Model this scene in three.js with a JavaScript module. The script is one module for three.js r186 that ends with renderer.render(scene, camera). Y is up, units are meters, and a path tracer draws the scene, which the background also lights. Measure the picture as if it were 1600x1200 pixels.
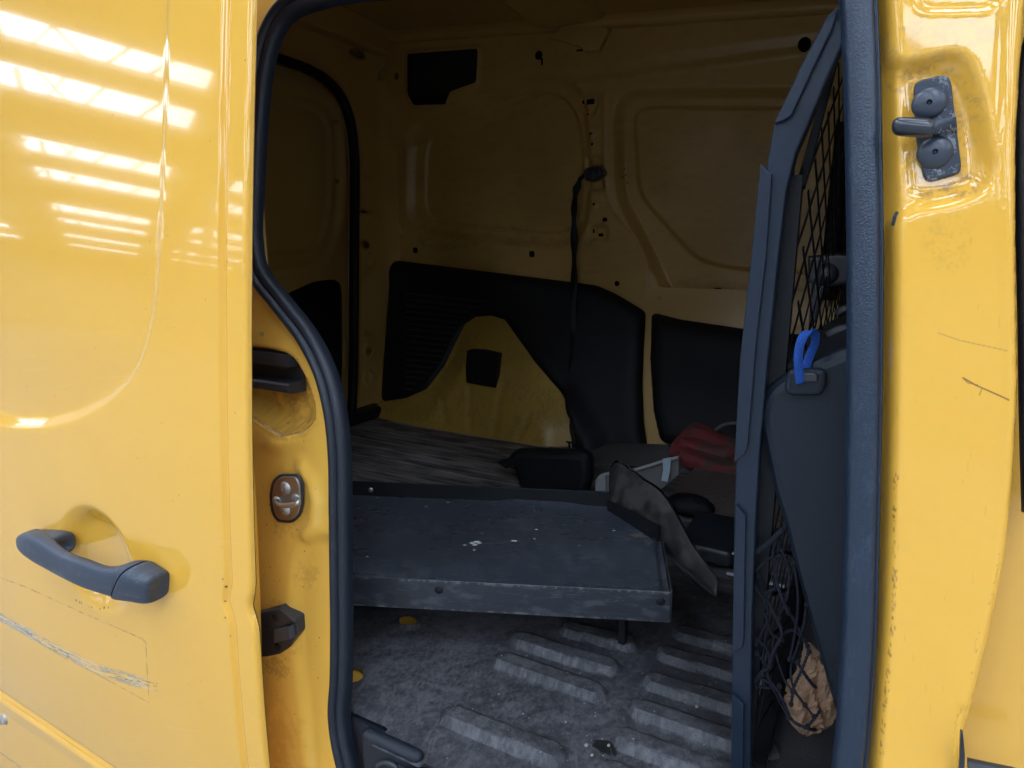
import * as THREE from 'three';
import { mergeGeometries } from 'three/addons/utils/BufferGeometryUtils.js';
import { RoundedBoxGeometry } from 'three/addons/geometries/RoundedBoxGeometry.js';

// ------------------------------------------------------------------ camera, sky, exposure
const W = 1024, H = 768;
const scene = new THREE.Scene();
const camera = new THREE.PerspectiveCamera(60.93, W / H, 0.05, 400);
const CAM = new THREE.Vector3(0, 1.12, 0.6), PITCH = 11.8 * Math.PI / 180, YAW = 29 * Math.PI / 180, FPX = 1020;
const FW = new THREE.Vector3(-Math.sin(YAW) * Math.cos(PITCH), -Math.sin(PITCH), -Math.cos(YAW) * Math.cos(PITCH));
camera.position.copy(CAM);
camera.lookAt(CAM.clone().add(FW));
const renderer = new THREE.WebGLRenderer({ antialias: true });
renderer.setSize(W, H);
renderer.toneMapping = THREE.LinearToneMapping;
renderer.toneMappingExposure = 6.35;
renderer.shadowMap.enabled = true;
// bright overcast sky, a little brighter towards the zenith; it reaches the van through the roof lights of the hall
{
  const w = 64, h = 32, d = new Float32Array(w * h * 4);
  for (let j = 0; j < h; j++) for (let i = 0; i < w; i++) {
    const e = Math.sin((j + 0.5) / h * Math.PI - Math.PI / 2), k = 1.0 + 0.35 * Math.max(0, e), o = (j * w + i) * 4;
    const g = e < -0.05 ? 0.25 : k;
    d[o] = 0.85 * g; d[o + 1] = 1.0 * g; d[o + 2] = 1.24 * g; d[o + 3] = 1;
  }
  const sky = new THREE.DataTexture(d, w, h, THREE.RGBAFormat, THREE.FloatType);
  sky.mapping = THREE.EquirectangularReflectionMapping; sky.magFilter = sky.minFilter = THREE.LinearFilter; sky.needsUpdate = true;
  scene.background = sky; scene.environment = sky;
}

// ------------------------------------------------------------------ small helpers
const V = (x, y, z) => new THREE.Vector3(x, y, z);
const clamp = (x, a = 0, b = 1) => Math.min(b, Math.max(a, x));
const ss = (a, b, x) => { const t = clamp((x - a) / (b - a)); return t * t * (3 - 2 * t); };
const lerp = (a, b, t) => a + (b - a) * t;
let seedN = 7; const rnd = () => { seedN = (seedN * 1664525 + 1013904223) >>> 0; return seedN / 4294967296; };
const LAT = new Float32Array(65536); { let s = 99; for (let i = 0; i < 65536; i++) { s = (s * 1664525 + 1013904223) >>> 0; LAT[i] = s / 4294967296; } }
function vn(x, y) {
  const xi = Math.floor(x), yi = Math.floor(y); let fx = x - xi, fy = y - yi;
  fx = fx * fx * (3 - 2 * fx); fy = fy * fy * (3 - 2 * fy);
  const a = (xi & 255), b = ((xi + 1) & 255), c = (yi & 255) << 8, d = ((yi + 1) & 255) << 8;
  return lerp(lerp(LAT[c + a], LAT[c + b], fx), lerp(LAT[d + a], LAT[d + b], fx), fy);
}
function fbm(x, y, o = 4) { let s = 0, a = 0.5, n = 0; for (let i = 0; i < o; i++) { s += a * vn(x, y); n += a; x = x * 2.03 + 17.1; y = y * 2.03 + 31.7; a *= 0.5; } return s / n; }

// points of the photograph's measured outlines (1600 x 1200) taken onto real surfaces of the van
const RV = V(Math.cos(YAW), 0, -Math.sin(YAW)), UV = RV.clone().cross(FW);
const ray = (px, py) => FW.clone().addScaledVector(RV, (px - 800) / FPX).addScaledVector(UV, -(py - 600) / FPX);
const onZ = (px, py, z) => { const d = ray(px, py); return CAM.clone().addScaledVector(d, (z - CAM.z) / d.z); };
const onX = (px, py, x) => { const d = ray(px, py); return CAM.clone().addScaledVector(d, (x - CAM.x) / d.x); };
const onY = (px, py, y) => { const d = ray(px, py); return CAM.clone().addScaledVector(d, (y - CAM.y) / d.y); };
const onS = (px, py, f) => { let z = f(1), p; for (let i = 0; i < 25; i++) { p = onZ(px, py, z); z = f(p.y, p.x); } return p; };   // surface z = f(y)

class Poly {                                       // closed outline with optional corner rounding; signed distance, negative inside
  constructor(pts, r = 0) {
    if (r) {
      const o = [], n = pts.length;
      for (let i = 0; i < n; i++) {
        const a = pts[(i + n - 1) % n], b = pts[i], c = pts[(i + 1) % n];
        const la = Math.hypot(a[0] - b[0], a[1] - b[1]), lc = Math.hypot(c[0] - b[0], c[1] - b[1]);
        const ra = Math.min(r, la * 0.49) / la, rc = Math.min(r, lc * 0.49) / lc;
        const p = [lerp(b[0], a[0], ra), lerp(b[1], a[1], ra)], q = [lerp(b[0], c[0], rc), lerp(b[1], c[1], rc)];
        for (let k = 0; k <= 5; k++) { const t = k / 5, s = 1 - t; o.push([s * s * p[0] + 2 * s * t * b[0] + t * t * q[0], s * s * p[1] + 2 * s * t * b[1] + t * t * q[1]]); }
      }
      pts = o;
    }
    this.p = pts;
    const xs = pts.map(p => p[0]), ys = pts.map(p => p[1]);
    this.b = [Math.min(...xs), Math.max(...xs), Math.min(...ys), Math.max(...ys)];
  }
  sd(x, y) {
    const b = this.b, ex = Math.max(b[0] - x, x - b[1], 0), ey = Math.max(b[2] - y, y - b[3], 0);
    if (ex > 0.08 || ey > 0.08) return Math.hypot(ex, ey);
    const p = this.p, n = p.length; let d = 1e9, s = 1;
    for (let i = 0, j = n - 1; i < n; j = i++) {
      const ax = p[j][0], ay = p[j][1], bx = p[i][0], by = p[i][1], ex2 = bx - ax, ey2 = by - ay, wx = x - ax, wy = y - ay;
      const t = clamp((wx * ex2 + wy * ey2) / (ex2 * ex2 + ey2 * ey2 + 1e-12)), dx = wx - ex2 * t, dy = wy - ey2 * t;
      d = Math.min(d, dx * dx + dy * dy);
      if ((ay > y) !== (by > y) && x < (bx - ax) * (y - ay) / (by - ay) + ax) s = -s;
    }
    return s * Math.sqrt(d);
  }
}
function lineDist(pts, x, y) {
  let d = 1e9;
  for (let i = 1; i < pts.length; i++) {
    const a = pts[i - 1], b = pts[i], ex = b[0] - a[0], ey = b[1] - a[1], wx = x - a[0], wy = y - a[1];
    const t = clamp((wx * ex + wy * ey) / (ex * ex + ey * ey + 1e-12)); d = Math.min(d, Math.hypot(wx - ex * t, wy - ey * t));
  }
  return d;
}
function catmull(pts, n, closed = false) {
  return new THREE.CatmullRomCurve3(pts, closed, 'centripetal').getPoints(n);
}
// stamped sheet: grid over (u, v), cut along sdf = 0 (edge and holes), placed by map(u, v, sdf)
function sheet({ u0, u1, v0, v1, cell, sdf, map, flip = false, us }) {
  const nu = us ? us.length - 1 : Math.max(2, Math.round((u1 - u0) / cell)), U = i => us ? us[i] : u0 + i * (u1 - u0) / nu, nv = Math.max(2, Math.round((v1 - v0) / cell)), du = (u1 - u0) / nu, dv = (v1 - v0) / nv;
  const S = new Float32Array((nu + 1) * (nv + 1)), pos = [], uv = [], idx = [], ids = new Map();
  for (let j = 0; j <= nv; j++) for (let i = 0; i <= nu; i++) { let s = sdf ? sdf(U(i), v0 + j * dv) : -1; if (Math.abs(s) < 1e-7) s = -1e-7; S[j * (nu + 1) + i] = s; }
  const put = (key, u, v) => {
    let id = ids.get(key);
    if (id === undefined) { id = pos.length / 3; ids.set(key, id); const p = map(u, v); pos.push(p[0], p[1], p[2]); uv.push((u - u0) / (u1 - u0), (v - v0) / (v1 - v0)); }
    return id;
  };
  const big = (nu + 1) * (nv + 1);
  const node = n => put(n, U(n % (nu + 1)), v0 + Math.floor(n / (nu + 1)) * dv);
  const edge = (a, b) => {
    if (a > b) [a, b] = [b, a];
    const t = S[a] / (S[a] - S[b]), ua = U(a % (nu + 1)), va = v0 + Math.floor(a / (nu + 1)) * dv, ub = U(b % (nu + 1)), vb = v0 + Math.floor(b / (nu + 1)) * dv;
    return put(big + a * big + b, lerp(ua, ub, t), lerp(va, vb, t));
  };
  const tri = (a, b, c) => {
    const q = [a, b, c], o = [];
    for (let k = 0; k < 3; k++) { const m = q[k], n = q[(k + 1) % 3]; if (S[m] < 0) o.push(node(m)); if ((S[m] < 0) !== (S[n] < 0)) o.push(edge(m, n)); }
    for (let k = 2; k < o.length; k++) flip ? idx.push(o[0], o[k], o[k - 1]) : idx.push(o[0], o[k - 1], o[k]);
  };
  for (let j = 0; j < nv; j++) for (let i = 0; i < nu; i++) {
    const a = j * (nu + 1) + i, b = a + 1, c = a + nu + 1, d = c + 1;
    if (S[a] > 0 && S[b] > 0 && S[c] > 0 && S[d] > 0) continue;
    if ((i + j) & 1) { tri(a, b, d); tri(a, d, c); } else { tri(a, b, c); tri(b, d, c); }
  }
  const g = new THREE.BufferGeometry();
  g.setAttribute('position', new THREE.Float32BufferAttribute(pos, 3)); g.setAttribute('uv', new THREE.Float32BufferAttribute(uv, 2)); g.setIndex(idx);
  g.computeVertexNormals(); return g;
}
function gridGeo(rows, closedU = false, caps = false) {   // rows of points -> smooth surface; uv in metres
  const R = rows.length, C = rows[0].length, pos = [], uv = [], idx = []; let vv = 0;
  for (let r = 0; r < R; r++) {
    if (r) vv += rows[r][0].distanceTo(rows[r - 1][0]); let uu = 0;
    for (let c = 0; c < C; c++) { const p = rows[r][c]; if (c) uu += p.distanceTo(rows[r][c - 1]); pos.push(p.x, p.y, p.z); uv.push(uu, vv); }
  }
  const CC = closedU ? C : C - 1;
  for (let r = 0; r < R - 1; r++) for (let c = 0; c < CC; c++) { const a = r * C + c, b = r * C + (c + 1) % C, d = a + C, e = b + C; idx.push(a, b, d, b, e, d); }
  if (caps) for (const r of [0, R - 1]) {
    const m = V(0, 0, 0); rows[r].forEach(p => m.add(p)); m.divideScalar(C); const k = pos.length / 3; pos.push(m.x, m.y, m.z); uv.push(0, 0);
    for (let c = 0; c < C; c++) { const a = r * C + c, b = r * C + (c + 1) % C; r ? idx.push(a, b, k) : idx.push(b, a, k); }
  }
  const g = new THREE.BufferGeometry();
  g.setAttribute('position', new THREE.Float32BufferAttribute(pos, 3)); g.setAttribute('uv', new THREE.Float32BufferAttribute(uv, 2)); g.setIndex(idx);
  g.computeVertexNormals(); return g;
}
function sweep(path, prof, nor, scale = () => 1) {         // prof: closed list of [across, out]; nor(i) = outward direction
  const rows = path.map((p, i) => {
    const t = (path[Math.min(i + 1, path.length - 1)].clone().sub(path[Math.max(i - 1, 0)])).normalize();
    let n = nor(i, t).clone(); n.addScaledVector(t, -n.dot(t)).normalize(); const b = n.clone().cross(t), k = scale(i / (path.length - 1));
    return prof.map(q => p.clone().addScaledVector(b, q[0] * k).addScaledVector(n, q[1] * k));
  });
  return gridGeo(rows, true, true);
}
const circ = (r, n = 8) => Array.from({ length: n }, (_, i) => [r * Math.cos(i / n * 6.2832), r * Math.sin(i / n * 6.2832)]);
const tube = (pts, r, n = 8, seg = 24, sc) => sweep(pts.length > 2 ? catmull(pts, seg) : pts, circ(r, n), (i, t) => Math.abs(t.y) > 0.9 ? V(1, 0, 0) : V(0, 1, 0), sc);
function thick(rows, t, f = 0) {                            // open grid of points -> slab of thickness t
  const R = rows.length, C = rows[0].length;
  const nrm = (r, c) => { const a = rows[Math.min(r + 1, R - 1)][c].clone().sub(rows[Math.max(r - 1, 0)][c]), b = rows[r][Math.min(c + 1, C - 1)].clone().sub(rows[r][Math.max(c - 1, 0)]); return a.cross(b).normalize(); };
  const ring = []; const N = rows.map((row, r) => row.map((_, c) => nrm(r, c)));
  const full = rows.map((row, r) => { const front = row.map((p, c) => p.clone().addScaledVector(N[r][c], t / 2)), back = row.map((p, c) => p.clone().addScaledVector(N[r][c], -t / 2)); return front.concat(back.reverse()); });
  return gridGeo(full, true, true);
}
const bx = (x0, x1, y0, y1, z0, z1, r = 0) => { const g = r ? new RoundedBoxGeometry(x1 - x0, y1 - y0, z1 - z0, 3, r) : new THREE.BoxGeometry(x1 - x0, y1 - y0, z1 - z0); return g.translate((x0 + x1) / 2, (y0 + y1) / 2, (z0 + z1) / 2); };
function extrude(pts, depth, bevel = 0.001, hole) {         // pts in x, y; front face at z = 0 going back
  const sh = new THREE.Shape(pts.map(p => new THREE.Vector2(p[0], p[1]))); if (hole) sh.holes.push(new THREE.Path(hole.map(p => new THREE.Vector2(p[0], p[1]))));
  const g = new THREE.ExtrudeGeometry(sh, { depth: Math.max(1e-4, depth - 2 * bevel), bevelEnabled: bevel > 0, bevelThickness: bevel, bevelSize: bevel, bevelOffset: -bevel, bevelSegments: 3, curveSegments: 8 });
  return g.translate(0, 0, -depth + bevel);
}
const pxPoly = (px, z, r = 0) => new Poly(px.map(q => { const p = onZ(q[0], q[1], z); return [p.x, p.y]; }), r).p;
const plate = (px, z, depth, bevel, r = 0) => extrude(pxPoly(px, z, r), depth, bevel).translate(0, 0, z);
const flatN = g => { const q = g.index ? g.toNonIndexed() : g; q.computeVertexNormals(); return q; };
const strip = g => { const q = (g.index ? g.toNonIndexed() : g.clone()); for (const k of Object.keys(q.attributes)) if (!['position', 'normal', 'uv'].includes(k)) q.deleteAttribute(k); return q; };
const merge = gs => mergeGeometries(gs.map(strip));
function lathe(prof, n = 24) { return new THREE.LatheGeometry(prof.map(p => new THREE.Vector2(p[0], p[1])), n); }   // axis y
const bolt = (r, h, at, dir = V(0, 0, 1), star = true) => {   // domed bolt whose axis points along dir, with a six-lobed socket
  const dome = []; for (let k = 0; k <= 8; k++) { const t = k / 8 * 1.35; dome.push([Math.max(1e-5, r * Math.sin(t) / Math.sin(1.35)), h * (0.12 + 0.88 * (Math.cos(t) - Math.cos(1.35)) / (1 - Math.cos(1.35)))]); }
  if (star) { dome.shift(); dome.unshift([r * 0.19, h * 0.97]); dome.unshift([r * 0.185, h * 0.45]); dome.unshift([1e-5, h * 0.42]); }
  const gs = [strip(lathe(dome.concat([[r, 0]]).reverse().map(p => p), 24))];
  if (star) for (let k = 0; k < 6; k++) { const a = k / 6 * 6.2832; gs.push(strip(new THREE.CylinderGeometry(r * 0.05, r * 0.05, h * 0.5, 6).translate(r * 0.19 * Math.cos(a), h * 0.72, r * 0.19 * Math.sin(a)))); }
  const g = mergeGeometries(gs);
  g.applyQuaternion(new THREE.Quaternion().setFromUnitVectors(V(0, 1, 0), dir)); return g.translate(at.x, at.y, at.z);
};
const names = new Map();
function numbered(n) { const k = names.get(n) || 0; names.set(n, k + 1); return k ? `${n}_${String(k).padStart(3, '0')}` : n; }
function thing(name, label, category, group) { const o = new THREE.Group(); o.name = numbered(name); o.userData = { label, category }; if (group) o.userData.group = group; scene.add(o); return o; }
function part(name, geo, m, parent, label) { const o = new THREE.Mesh(geo, m); o.name = name; o.castShadow = o.receiveShadow = true; if (label) o.userData.label = label; parent.add(o); return o; }
function single(name, geo, m, label, category, kind) { const o = new THREE.Mesh(geo, m); o.name = numbered(name); o.castShadow = o.receiveShadow = true; o.userData = { label, category }; if (kind) o.userData.kind = kind; scene.add(o); return o; }

// ------------------------------------------------------------------ textures
class Ras {                                              // linear-colour raster over a rectangle u0..u1, v0..v1
  constructor(w, h, dom, base) { this.w = w; this.h = h; this.dom = dom; this.d = new Float32Array(w * h * 3); this.each((u, v, c) => { const b = base(u, v); c[0] = b[0]; c[1] = b[1]; c[2] = b[2]; }); }
  each(fn, box) {
    const { w, h, dom: [a, b, c, e] } = this, col = [0, 0, 0]; let i0 = 0, i1 = w - 1, j0 = 0, j1 = h - 1;
    if (box) { i0 = clamp(Math.floor((box[0] - a) / (b - a) * w), 0, w - 1); i1 = clamp(Math.ceil((box[1] - a) / (b - a) * w), 0, w - 1); j0 = clamp(Math.floor((box[2] - c) / (e - c) * h), 0, h - 1); j1 = clamp(Math.ceil((box[3] - c) / (e - c) * h), 0, h - 1); }
    for (let j = j0; j <= j1; j++) for (let i = i0; i <= i1; i++) { const o = (j * w + i) * 3; col[0] = this.d[o]; col[1] = this.d[o + 1]; col[2] = this.d[o + 2]; fn(a + (i + 0.5) / w * (b - a), c + (j + 0.5) / h * (e - c), col); this.d[o] = col[0]; this.d[o + 1] = col[1]; this.d[o + 2] = col[2]; }
  }
  stroke(pts, wd, col, alpha = () => 1) {                 // polyline in (u, v); alpha(along 0..1, across -1..1, u, v)
    let L = 0; const seg = []; for (let i = 1; i < pts.length; i++) { const l = Math.hypot(pts[i][0] - pts[i - 1][0], pts[i][1] - pts[i - 1][1]); seg.push([pts[i - 1], pts[i], L, l]); L += l; }
    for (const [p, q, l0, l] of seg) {
      const ex = (q[0] - p[0]) / l, ey = (q[1] - p[1]) / l;
      this.each((u, v, c) => {
        const t = (u - p[0]) * ex + (v - p[1]) * ey; if (t < 0 || t > l) return; const a = ((u - p[0]) * -ey + (v - p[1]) * ex) / wd; if (Math.abs(a) > 1) return;
        const k = clamp(alpha((l0 + t) / L, a, u, v) * ss(1, 0.6, Math.abs(a))); for (let n = 0; n < 3; n++) c[n] = lerp(c[n], col[n], k);
      }, [Math.min(p[0], q[0]) - wd, Math.max(p[0], q[0]) + wd, Math.min(p[1], q[1]) - wd, Math.max(p[1], q[1]) + wd]);
    }
  }
  blend(box, col, alpha) { this.each((u, v, c) => { const k = clamp(alpha(u, v)); if (k > 0) for (let n = 0; n < 3; n++) c[n] = lerp(c[n], col[n], k); }, box); }
  tex() {
    const o = new Uint8Array(this.w * this.h * 4), g = x => { x = clamp(x); return Math.round(255 * (x < 0.0031308 ? 12.92 * x : 1.055 * Math.pow(x, 1 / 2.4) - 0.055)); };
    for (let i = 0; i < this.w * this.h; i++) { for (let n = 0; n < 3; n++) o[i * 4 + n] = g(this.d[i * 3 + n]); o[i * 4 + 3] = 255; }
    const t = new THREE.DataTexture(o, this.w, this.h); t.colorSpace = THREE.SRGBColorSpace; t.magFilter = THREE.LinearFilter; t.minFilter = THREE.LinearMipmapLinearFilter; t.generateMipmaps = true; t.needsUpdate = true; return t;
  }
}
function tileTex(n, fn) {                                 // grey, wraps
  const o = new Uint8Array(n * n * 4);
  for (let j = 0; j < n; j++) for (let i = 0; i < n; i++) { const k = clamp(fn(i / n, j / n)) * 255 | 0, q = (j * n + i) * 4; o[q] = o[q + 1] = o[q + 2] = k; o[q + 3] = 255; }
  const t = new THREE.DataTexture(o, n, n); t.wrapS = t.wrapT = THREE.RepeatWrapping; t.magFilter = THREE.LinearFilter; t.minFilter = THREE.LinearMipmapLinearFilter; t.generateMipmaps = true; t.needsUpdate = true; return t;
}
const wrapN = (u, v, f, o = 1) => { let s = 0, a = 0.5, t = 0; for (let k = 0; k < o; k++) { // periodic value noise, period 1
  const x = u * f, y = v * f, xi = Math.floor(x), yi = Math.floor(y); let fx = x - xi, fy = y - yi; fx = fx * fx * (3 - 2 * fx); fy = fy * fy * (3 - 2 * fy);
  const h = (i, j) => LAT[(((j % f) * 131 + (i % f) * 17 + f * 7) * 2654435761 >>> 0) & 65535];
  s += a * lerp(lerp(h(xi, yi), h(xi + 1, yi), fx), lerp(h(xi, yi + 1), h(xi + 1, yi + 1), fx), fy); t += a; a *= 0.5; f *= 2; } return s / t; };
const peelT = tileTex(512, (u, v) => 0.55 * wrapN(u, v, 15, 1) + 0.35 * wrapN(u, v, 26, 1) + 0.1 * wrapN(u, v, 60, 1));
const grainT = tileTex(512, (u, v) => wrapN(u, v, 90, 3));
const smudgeT = tileTex(512, (u, v) => wrapN(u, v, 5, 6));
const rep = (t, x, y = x) => { const c = t.clone(); c.repeat.set(x, y); c.needsUpdate = true; return c; };
const roughT = (lo, hi, f = 5) => tileTex(256, (u, v) => lerp(lo, hi, ss(0.3, 0.7, wrapN(u, v, f, 5))));

// ------------------------------------------------------------------ materials (linear base colours)
const tileCol = (n, fn) => { const o = new Uint8Array(n * n * 4), g = x => Math.round(255 * (x < 0.0031308 ? 12.92 * x : 1.055 * Math.pow(clamp(x), 1 / 2.4) - 0.055)); for (let j = 0; j < n; j++) for (let i = 0; i < n; i++) { const c = fn(i / n, j / n), q = (j * n + i) * 4; o[q] = g(c[0]); o[q + 1] = g(c[1]); o[q + 2] = g(c[2]); o[q + 3] = 255; } const t = new THREE.DataTexture(o, n, n); t.colorSpace = THREE.SRGBColorSpace; t.wrapS = t.wrapT = THREE.RepeatWrapping; t.magFilter = THREE.LinearFilter; t.minFilter = THREE.LinearMipmapLinearFilter; t.generateMipmaps = true; t.needsUpdate = true; return t; };
const worn = (base, dust, lo, hi, amt, fu = 6, fv = 6) => tileCol(512, (u, v) => { const k = amt * ss(lo, hi, 0.6 * wrapN(u, v, 7, 5) + 0.4 * wrapN(u, v, 60, 3)); return [0, 1, 2].map(i => lerp(base[i], dust[i], k)); });
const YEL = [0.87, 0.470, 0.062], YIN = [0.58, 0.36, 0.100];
const col = a => new THREE.Color().setRGB(a[0], a[1], a[2]);
const mat = (c, rough, o = {}) => new THREE.MeshPhysicalMaterial({ color: col(c), roughness: rough, metalness: 0, ...o });
// gloss paint over a sheet whose uv spans w x h metres
const paint = (map, w, h, o = {}) => new THREE.MeshPhysicalMaterial({ map, color: 0xffffff, roughness: 0.09, specularIntensity: 0.6, clearcoat: 0.75, clearcoatRoughness: 0.03, bumpMap: rep(peelT, w / 0.12, h / 0.12), bumpScale: 0.000009, ...o });
const plainPaint = mat(YEL, 0.42, { clearcoat: 0.9, clearcoatRoughness: 0.06 });
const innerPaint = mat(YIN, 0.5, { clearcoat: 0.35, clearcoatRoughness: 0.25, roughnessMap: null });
const rubber = mat([0.026, 0.029, 0.034], 0.55, { bumpMap: rep(grainT, 4), bumpScale: 0.00025, roughnessMap: rep(roughT(0.75, 1, 6), 6), });
const sealMat = mat([1, 1, 1], 0.46, { map: rep(worn([0.009, 0.013, 0.021], [0.055, 0.064, 0.080], 0.50, 0.85, 0.45), 9, 3), bumpMap: rep(grainT, 12), bumpScale: 0.0002 });
const plastic = mat([0.012, 0.018, 0.027], 0.46, { specularIntensity: 0.6, bumpMap: rep(grainT, 6), bumpScale: 0.00022 });
const plasticPlain = mat([0.030, 0.033, 0.038], 0.42);
const trimMat = mat([1, 1, 1], 0.30, { map: rep(worn([0.015, 0.028, 0.050], [0.070, 0.100, 0.14], 0.48, 0.85, 0.45), 9, 3), bumpMap: rep(grainT, 10), bumpScale: 0.0003 });
const handleMat = mat([1, 1, 1], 0.43, { map: rep(worn([0.036, 0.048, 0.070], [0.15, 0.17, 0.20], 0.5, 0.78, 0.5), 7), bumpMap: rep(grainT, 9), bumpScale: 0.00016 });
const boltMat = mat([0.034, 0.046, 0.066], 0.36, { clearcoat: 0.3, clearcoatRoughness: 0.3 }), pinMat = mat([0.018, 0.024, 0.034], 0.30, { clearcoat: 0.6, clearcoatRoughness: 0.15 });
const bracketMat = mat([1, 1, 1], 0.42, { map: rep(worn([0.030, 0.041, 0.060], [0.34, 0.36, 0.38], 0.53, 0.66, 0.6), 16), bumpMap: rep(grainT, 14), bumpScale: 0.00012 });
const lining = mat([1, 1, 1], 0.5, { specularIntensity: 0.6, map: rep(worn([0.0065, 0.007, 0.0085], [0.020, 0.019, 0.019], 0.45, 0.9, 0.6), 9), bumpMap: rep(grainT, 30), bumpScale: 0.0003 });
const blackSteel = mat([0.013, 0.022, 0.038], 0.30, { specularIntensity: 0.7, bumpMap: rep(smudgeT, 8), bumpScale: 0.0006 });
const darkSteel = mat([0.010, 0.011, 0.013], 0.5, { specularIntensity: 0.5 });
const zinc = mat([0.50, 0.50, 0.49], 0.40, { metalness: 1, bumpMap: rep(smudgeT, 30), bumpScale: 0.0002 });
const pale = mat([0.50, 0.55, 0.60], 0.5);

// ------------------------------------------------------------------ hall (roof lights, trusses, ground)
const ground = single('ground', new THREE.PlaneGeometry(300, 300).rotateX(-Math.PI / 2), mat([0.27, 0.26, 0.25], 0.8, { bumpMap: rep(smudgeT, 60), bumpScale: 0.004 }), 'grey concrete floor of the hall under the van', 'ground', 'structure');
{
  const hall = thing('hall', 'large hall with long roof lights and steel lattice, mirrored in the yellow paint', 'building');
  hall.rotation.y = Math.atan2(-0.5, -0.87);             // local x runs along the hall, away to the rear of the van
  const roofM = mat([0.36, 0.34, 0.31], 0.8), steel = mat([0.34, 0.33, 0.32], 0.6), wallM = mat([0.60, 0.58, 0.55], 0.85);
  const lights = [[-11, -8.6], [-6.2, -3.8], [-1.2, 1.2], [3.6, 6], [8.6, 11], [15.0, 16.5], [18.0, 20.1], [24.8, 27.1], [29.4, 31.8], [37.8, 40.5], [42.8, 45], [50, 52.2], [56, 58]];
  const v0 = -23, v1 = 9.8, RH = 7; let u = -14;
  const cols = [[-19.7, -15.1], [-13.5, -8.9], [-7.3, -2.7], [-0.8, 3.3], [6.0, 9.4]];
  for (const [a, b] of lights.concat([[62, 62]])) { part('roof_panel', bx(u, a, RH, RH + 0.12, v0, v1), roofM, hall); u = b; }
  let vv = v0;
  for (const [a, b] of cols.concat([[v1, v1]])) { part('roof_beam', bx(-14, 62, RH - 0.3, RH - 0.02, vv, a), roofM, hall); vv = b; }
  for (const [a, b] of lights) {
    const bars = []; const bar = (x0, y0, z0, x1, y1, z1, r) => { const p = V(x0, y0, z0), q = V(x1, y1, z1), g = new THREE.BoxGeometry(r, r, p.distanceTo(q)); g.lookAt(q.clone().sub(p)); const m = p.add(q).multiplyScalar(0.5); bars.push(g.translate(m.x, m.y, m.z)); };
    for (let k = 0; k < 11; k++) { const z = -7 + k * 1.1 + 0.5 * rnd(); bar(a - 0.2, RH - 0.08, z, b + 0.2, RH - 0.08, z + 0.55, 0.06); if (k % 3 === 1) bar(b + 0.2, RH - 0.09, z + 0.55, a - 0.2, RH - 0.09, z + 1.25, 0.05); if (k % 4 === 0) bar(a, RH - 0.1, z + 0.9, b, RH - 0.1, z + 0.9, 0.12); }
    if (a > 15 && a < 16) bar(lerp(a, b, 0.3), RH - 0.1, v0, lerp(a, b, 0.3), RH - 0.1, v1, 0.06);
    part('lattice', merge(bars), steel, hall);
  }
  for (const [x0, x1, z0, z1] of [[-14.2, 62.2, v0 - 0.2, v0], [62, 62.2, v0, v1], [-14.2, -14, v0, v1], [-14.2, 62.2, v1, v1 + 0.2]]) {
    part('wall', bx(x0, x1, 0, RH + 0.12, z0, z1), wallM, hall);
  }
  for (let x = -10; x < 62; x += 8) part('column', bx(x - 0.15, x + 0.15, 0, RH, -2.05, -1.75), steel, hall);
}

// ------------------------------------------------------------------ the van
const van = thing('van', 'yellow panel van with its sliding side door open on a dark empty load bay', 'van');
const PC = [-0.03156679, 0.15321036, -0.33173162, 0.23389974, 0.07340961];
const prof = y => { y = clamp(y, 0.25, 1.6); return (((PC[0] * y + PC[1]) * y + PC[2]) * y + PC[3]) * y + PC[4]; };   // sliding door skin, tumblehome
const zj = y => 0.04 - 0.1 * (y - 0.5);                                                                              // body side at the door opening
const dh = (px, py) => onS(px, py, prof), jh = (px, py) => onS(px, py, zj);
const xy = p => [p.x, p.y];
const dpoly = (px, r = 0) => new Poly(px.map(q => xy(dh(...q))), r), jpoly = (px, r = 0) => new Poly(px.map(q => xy(jh(...q))), r);

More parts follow.
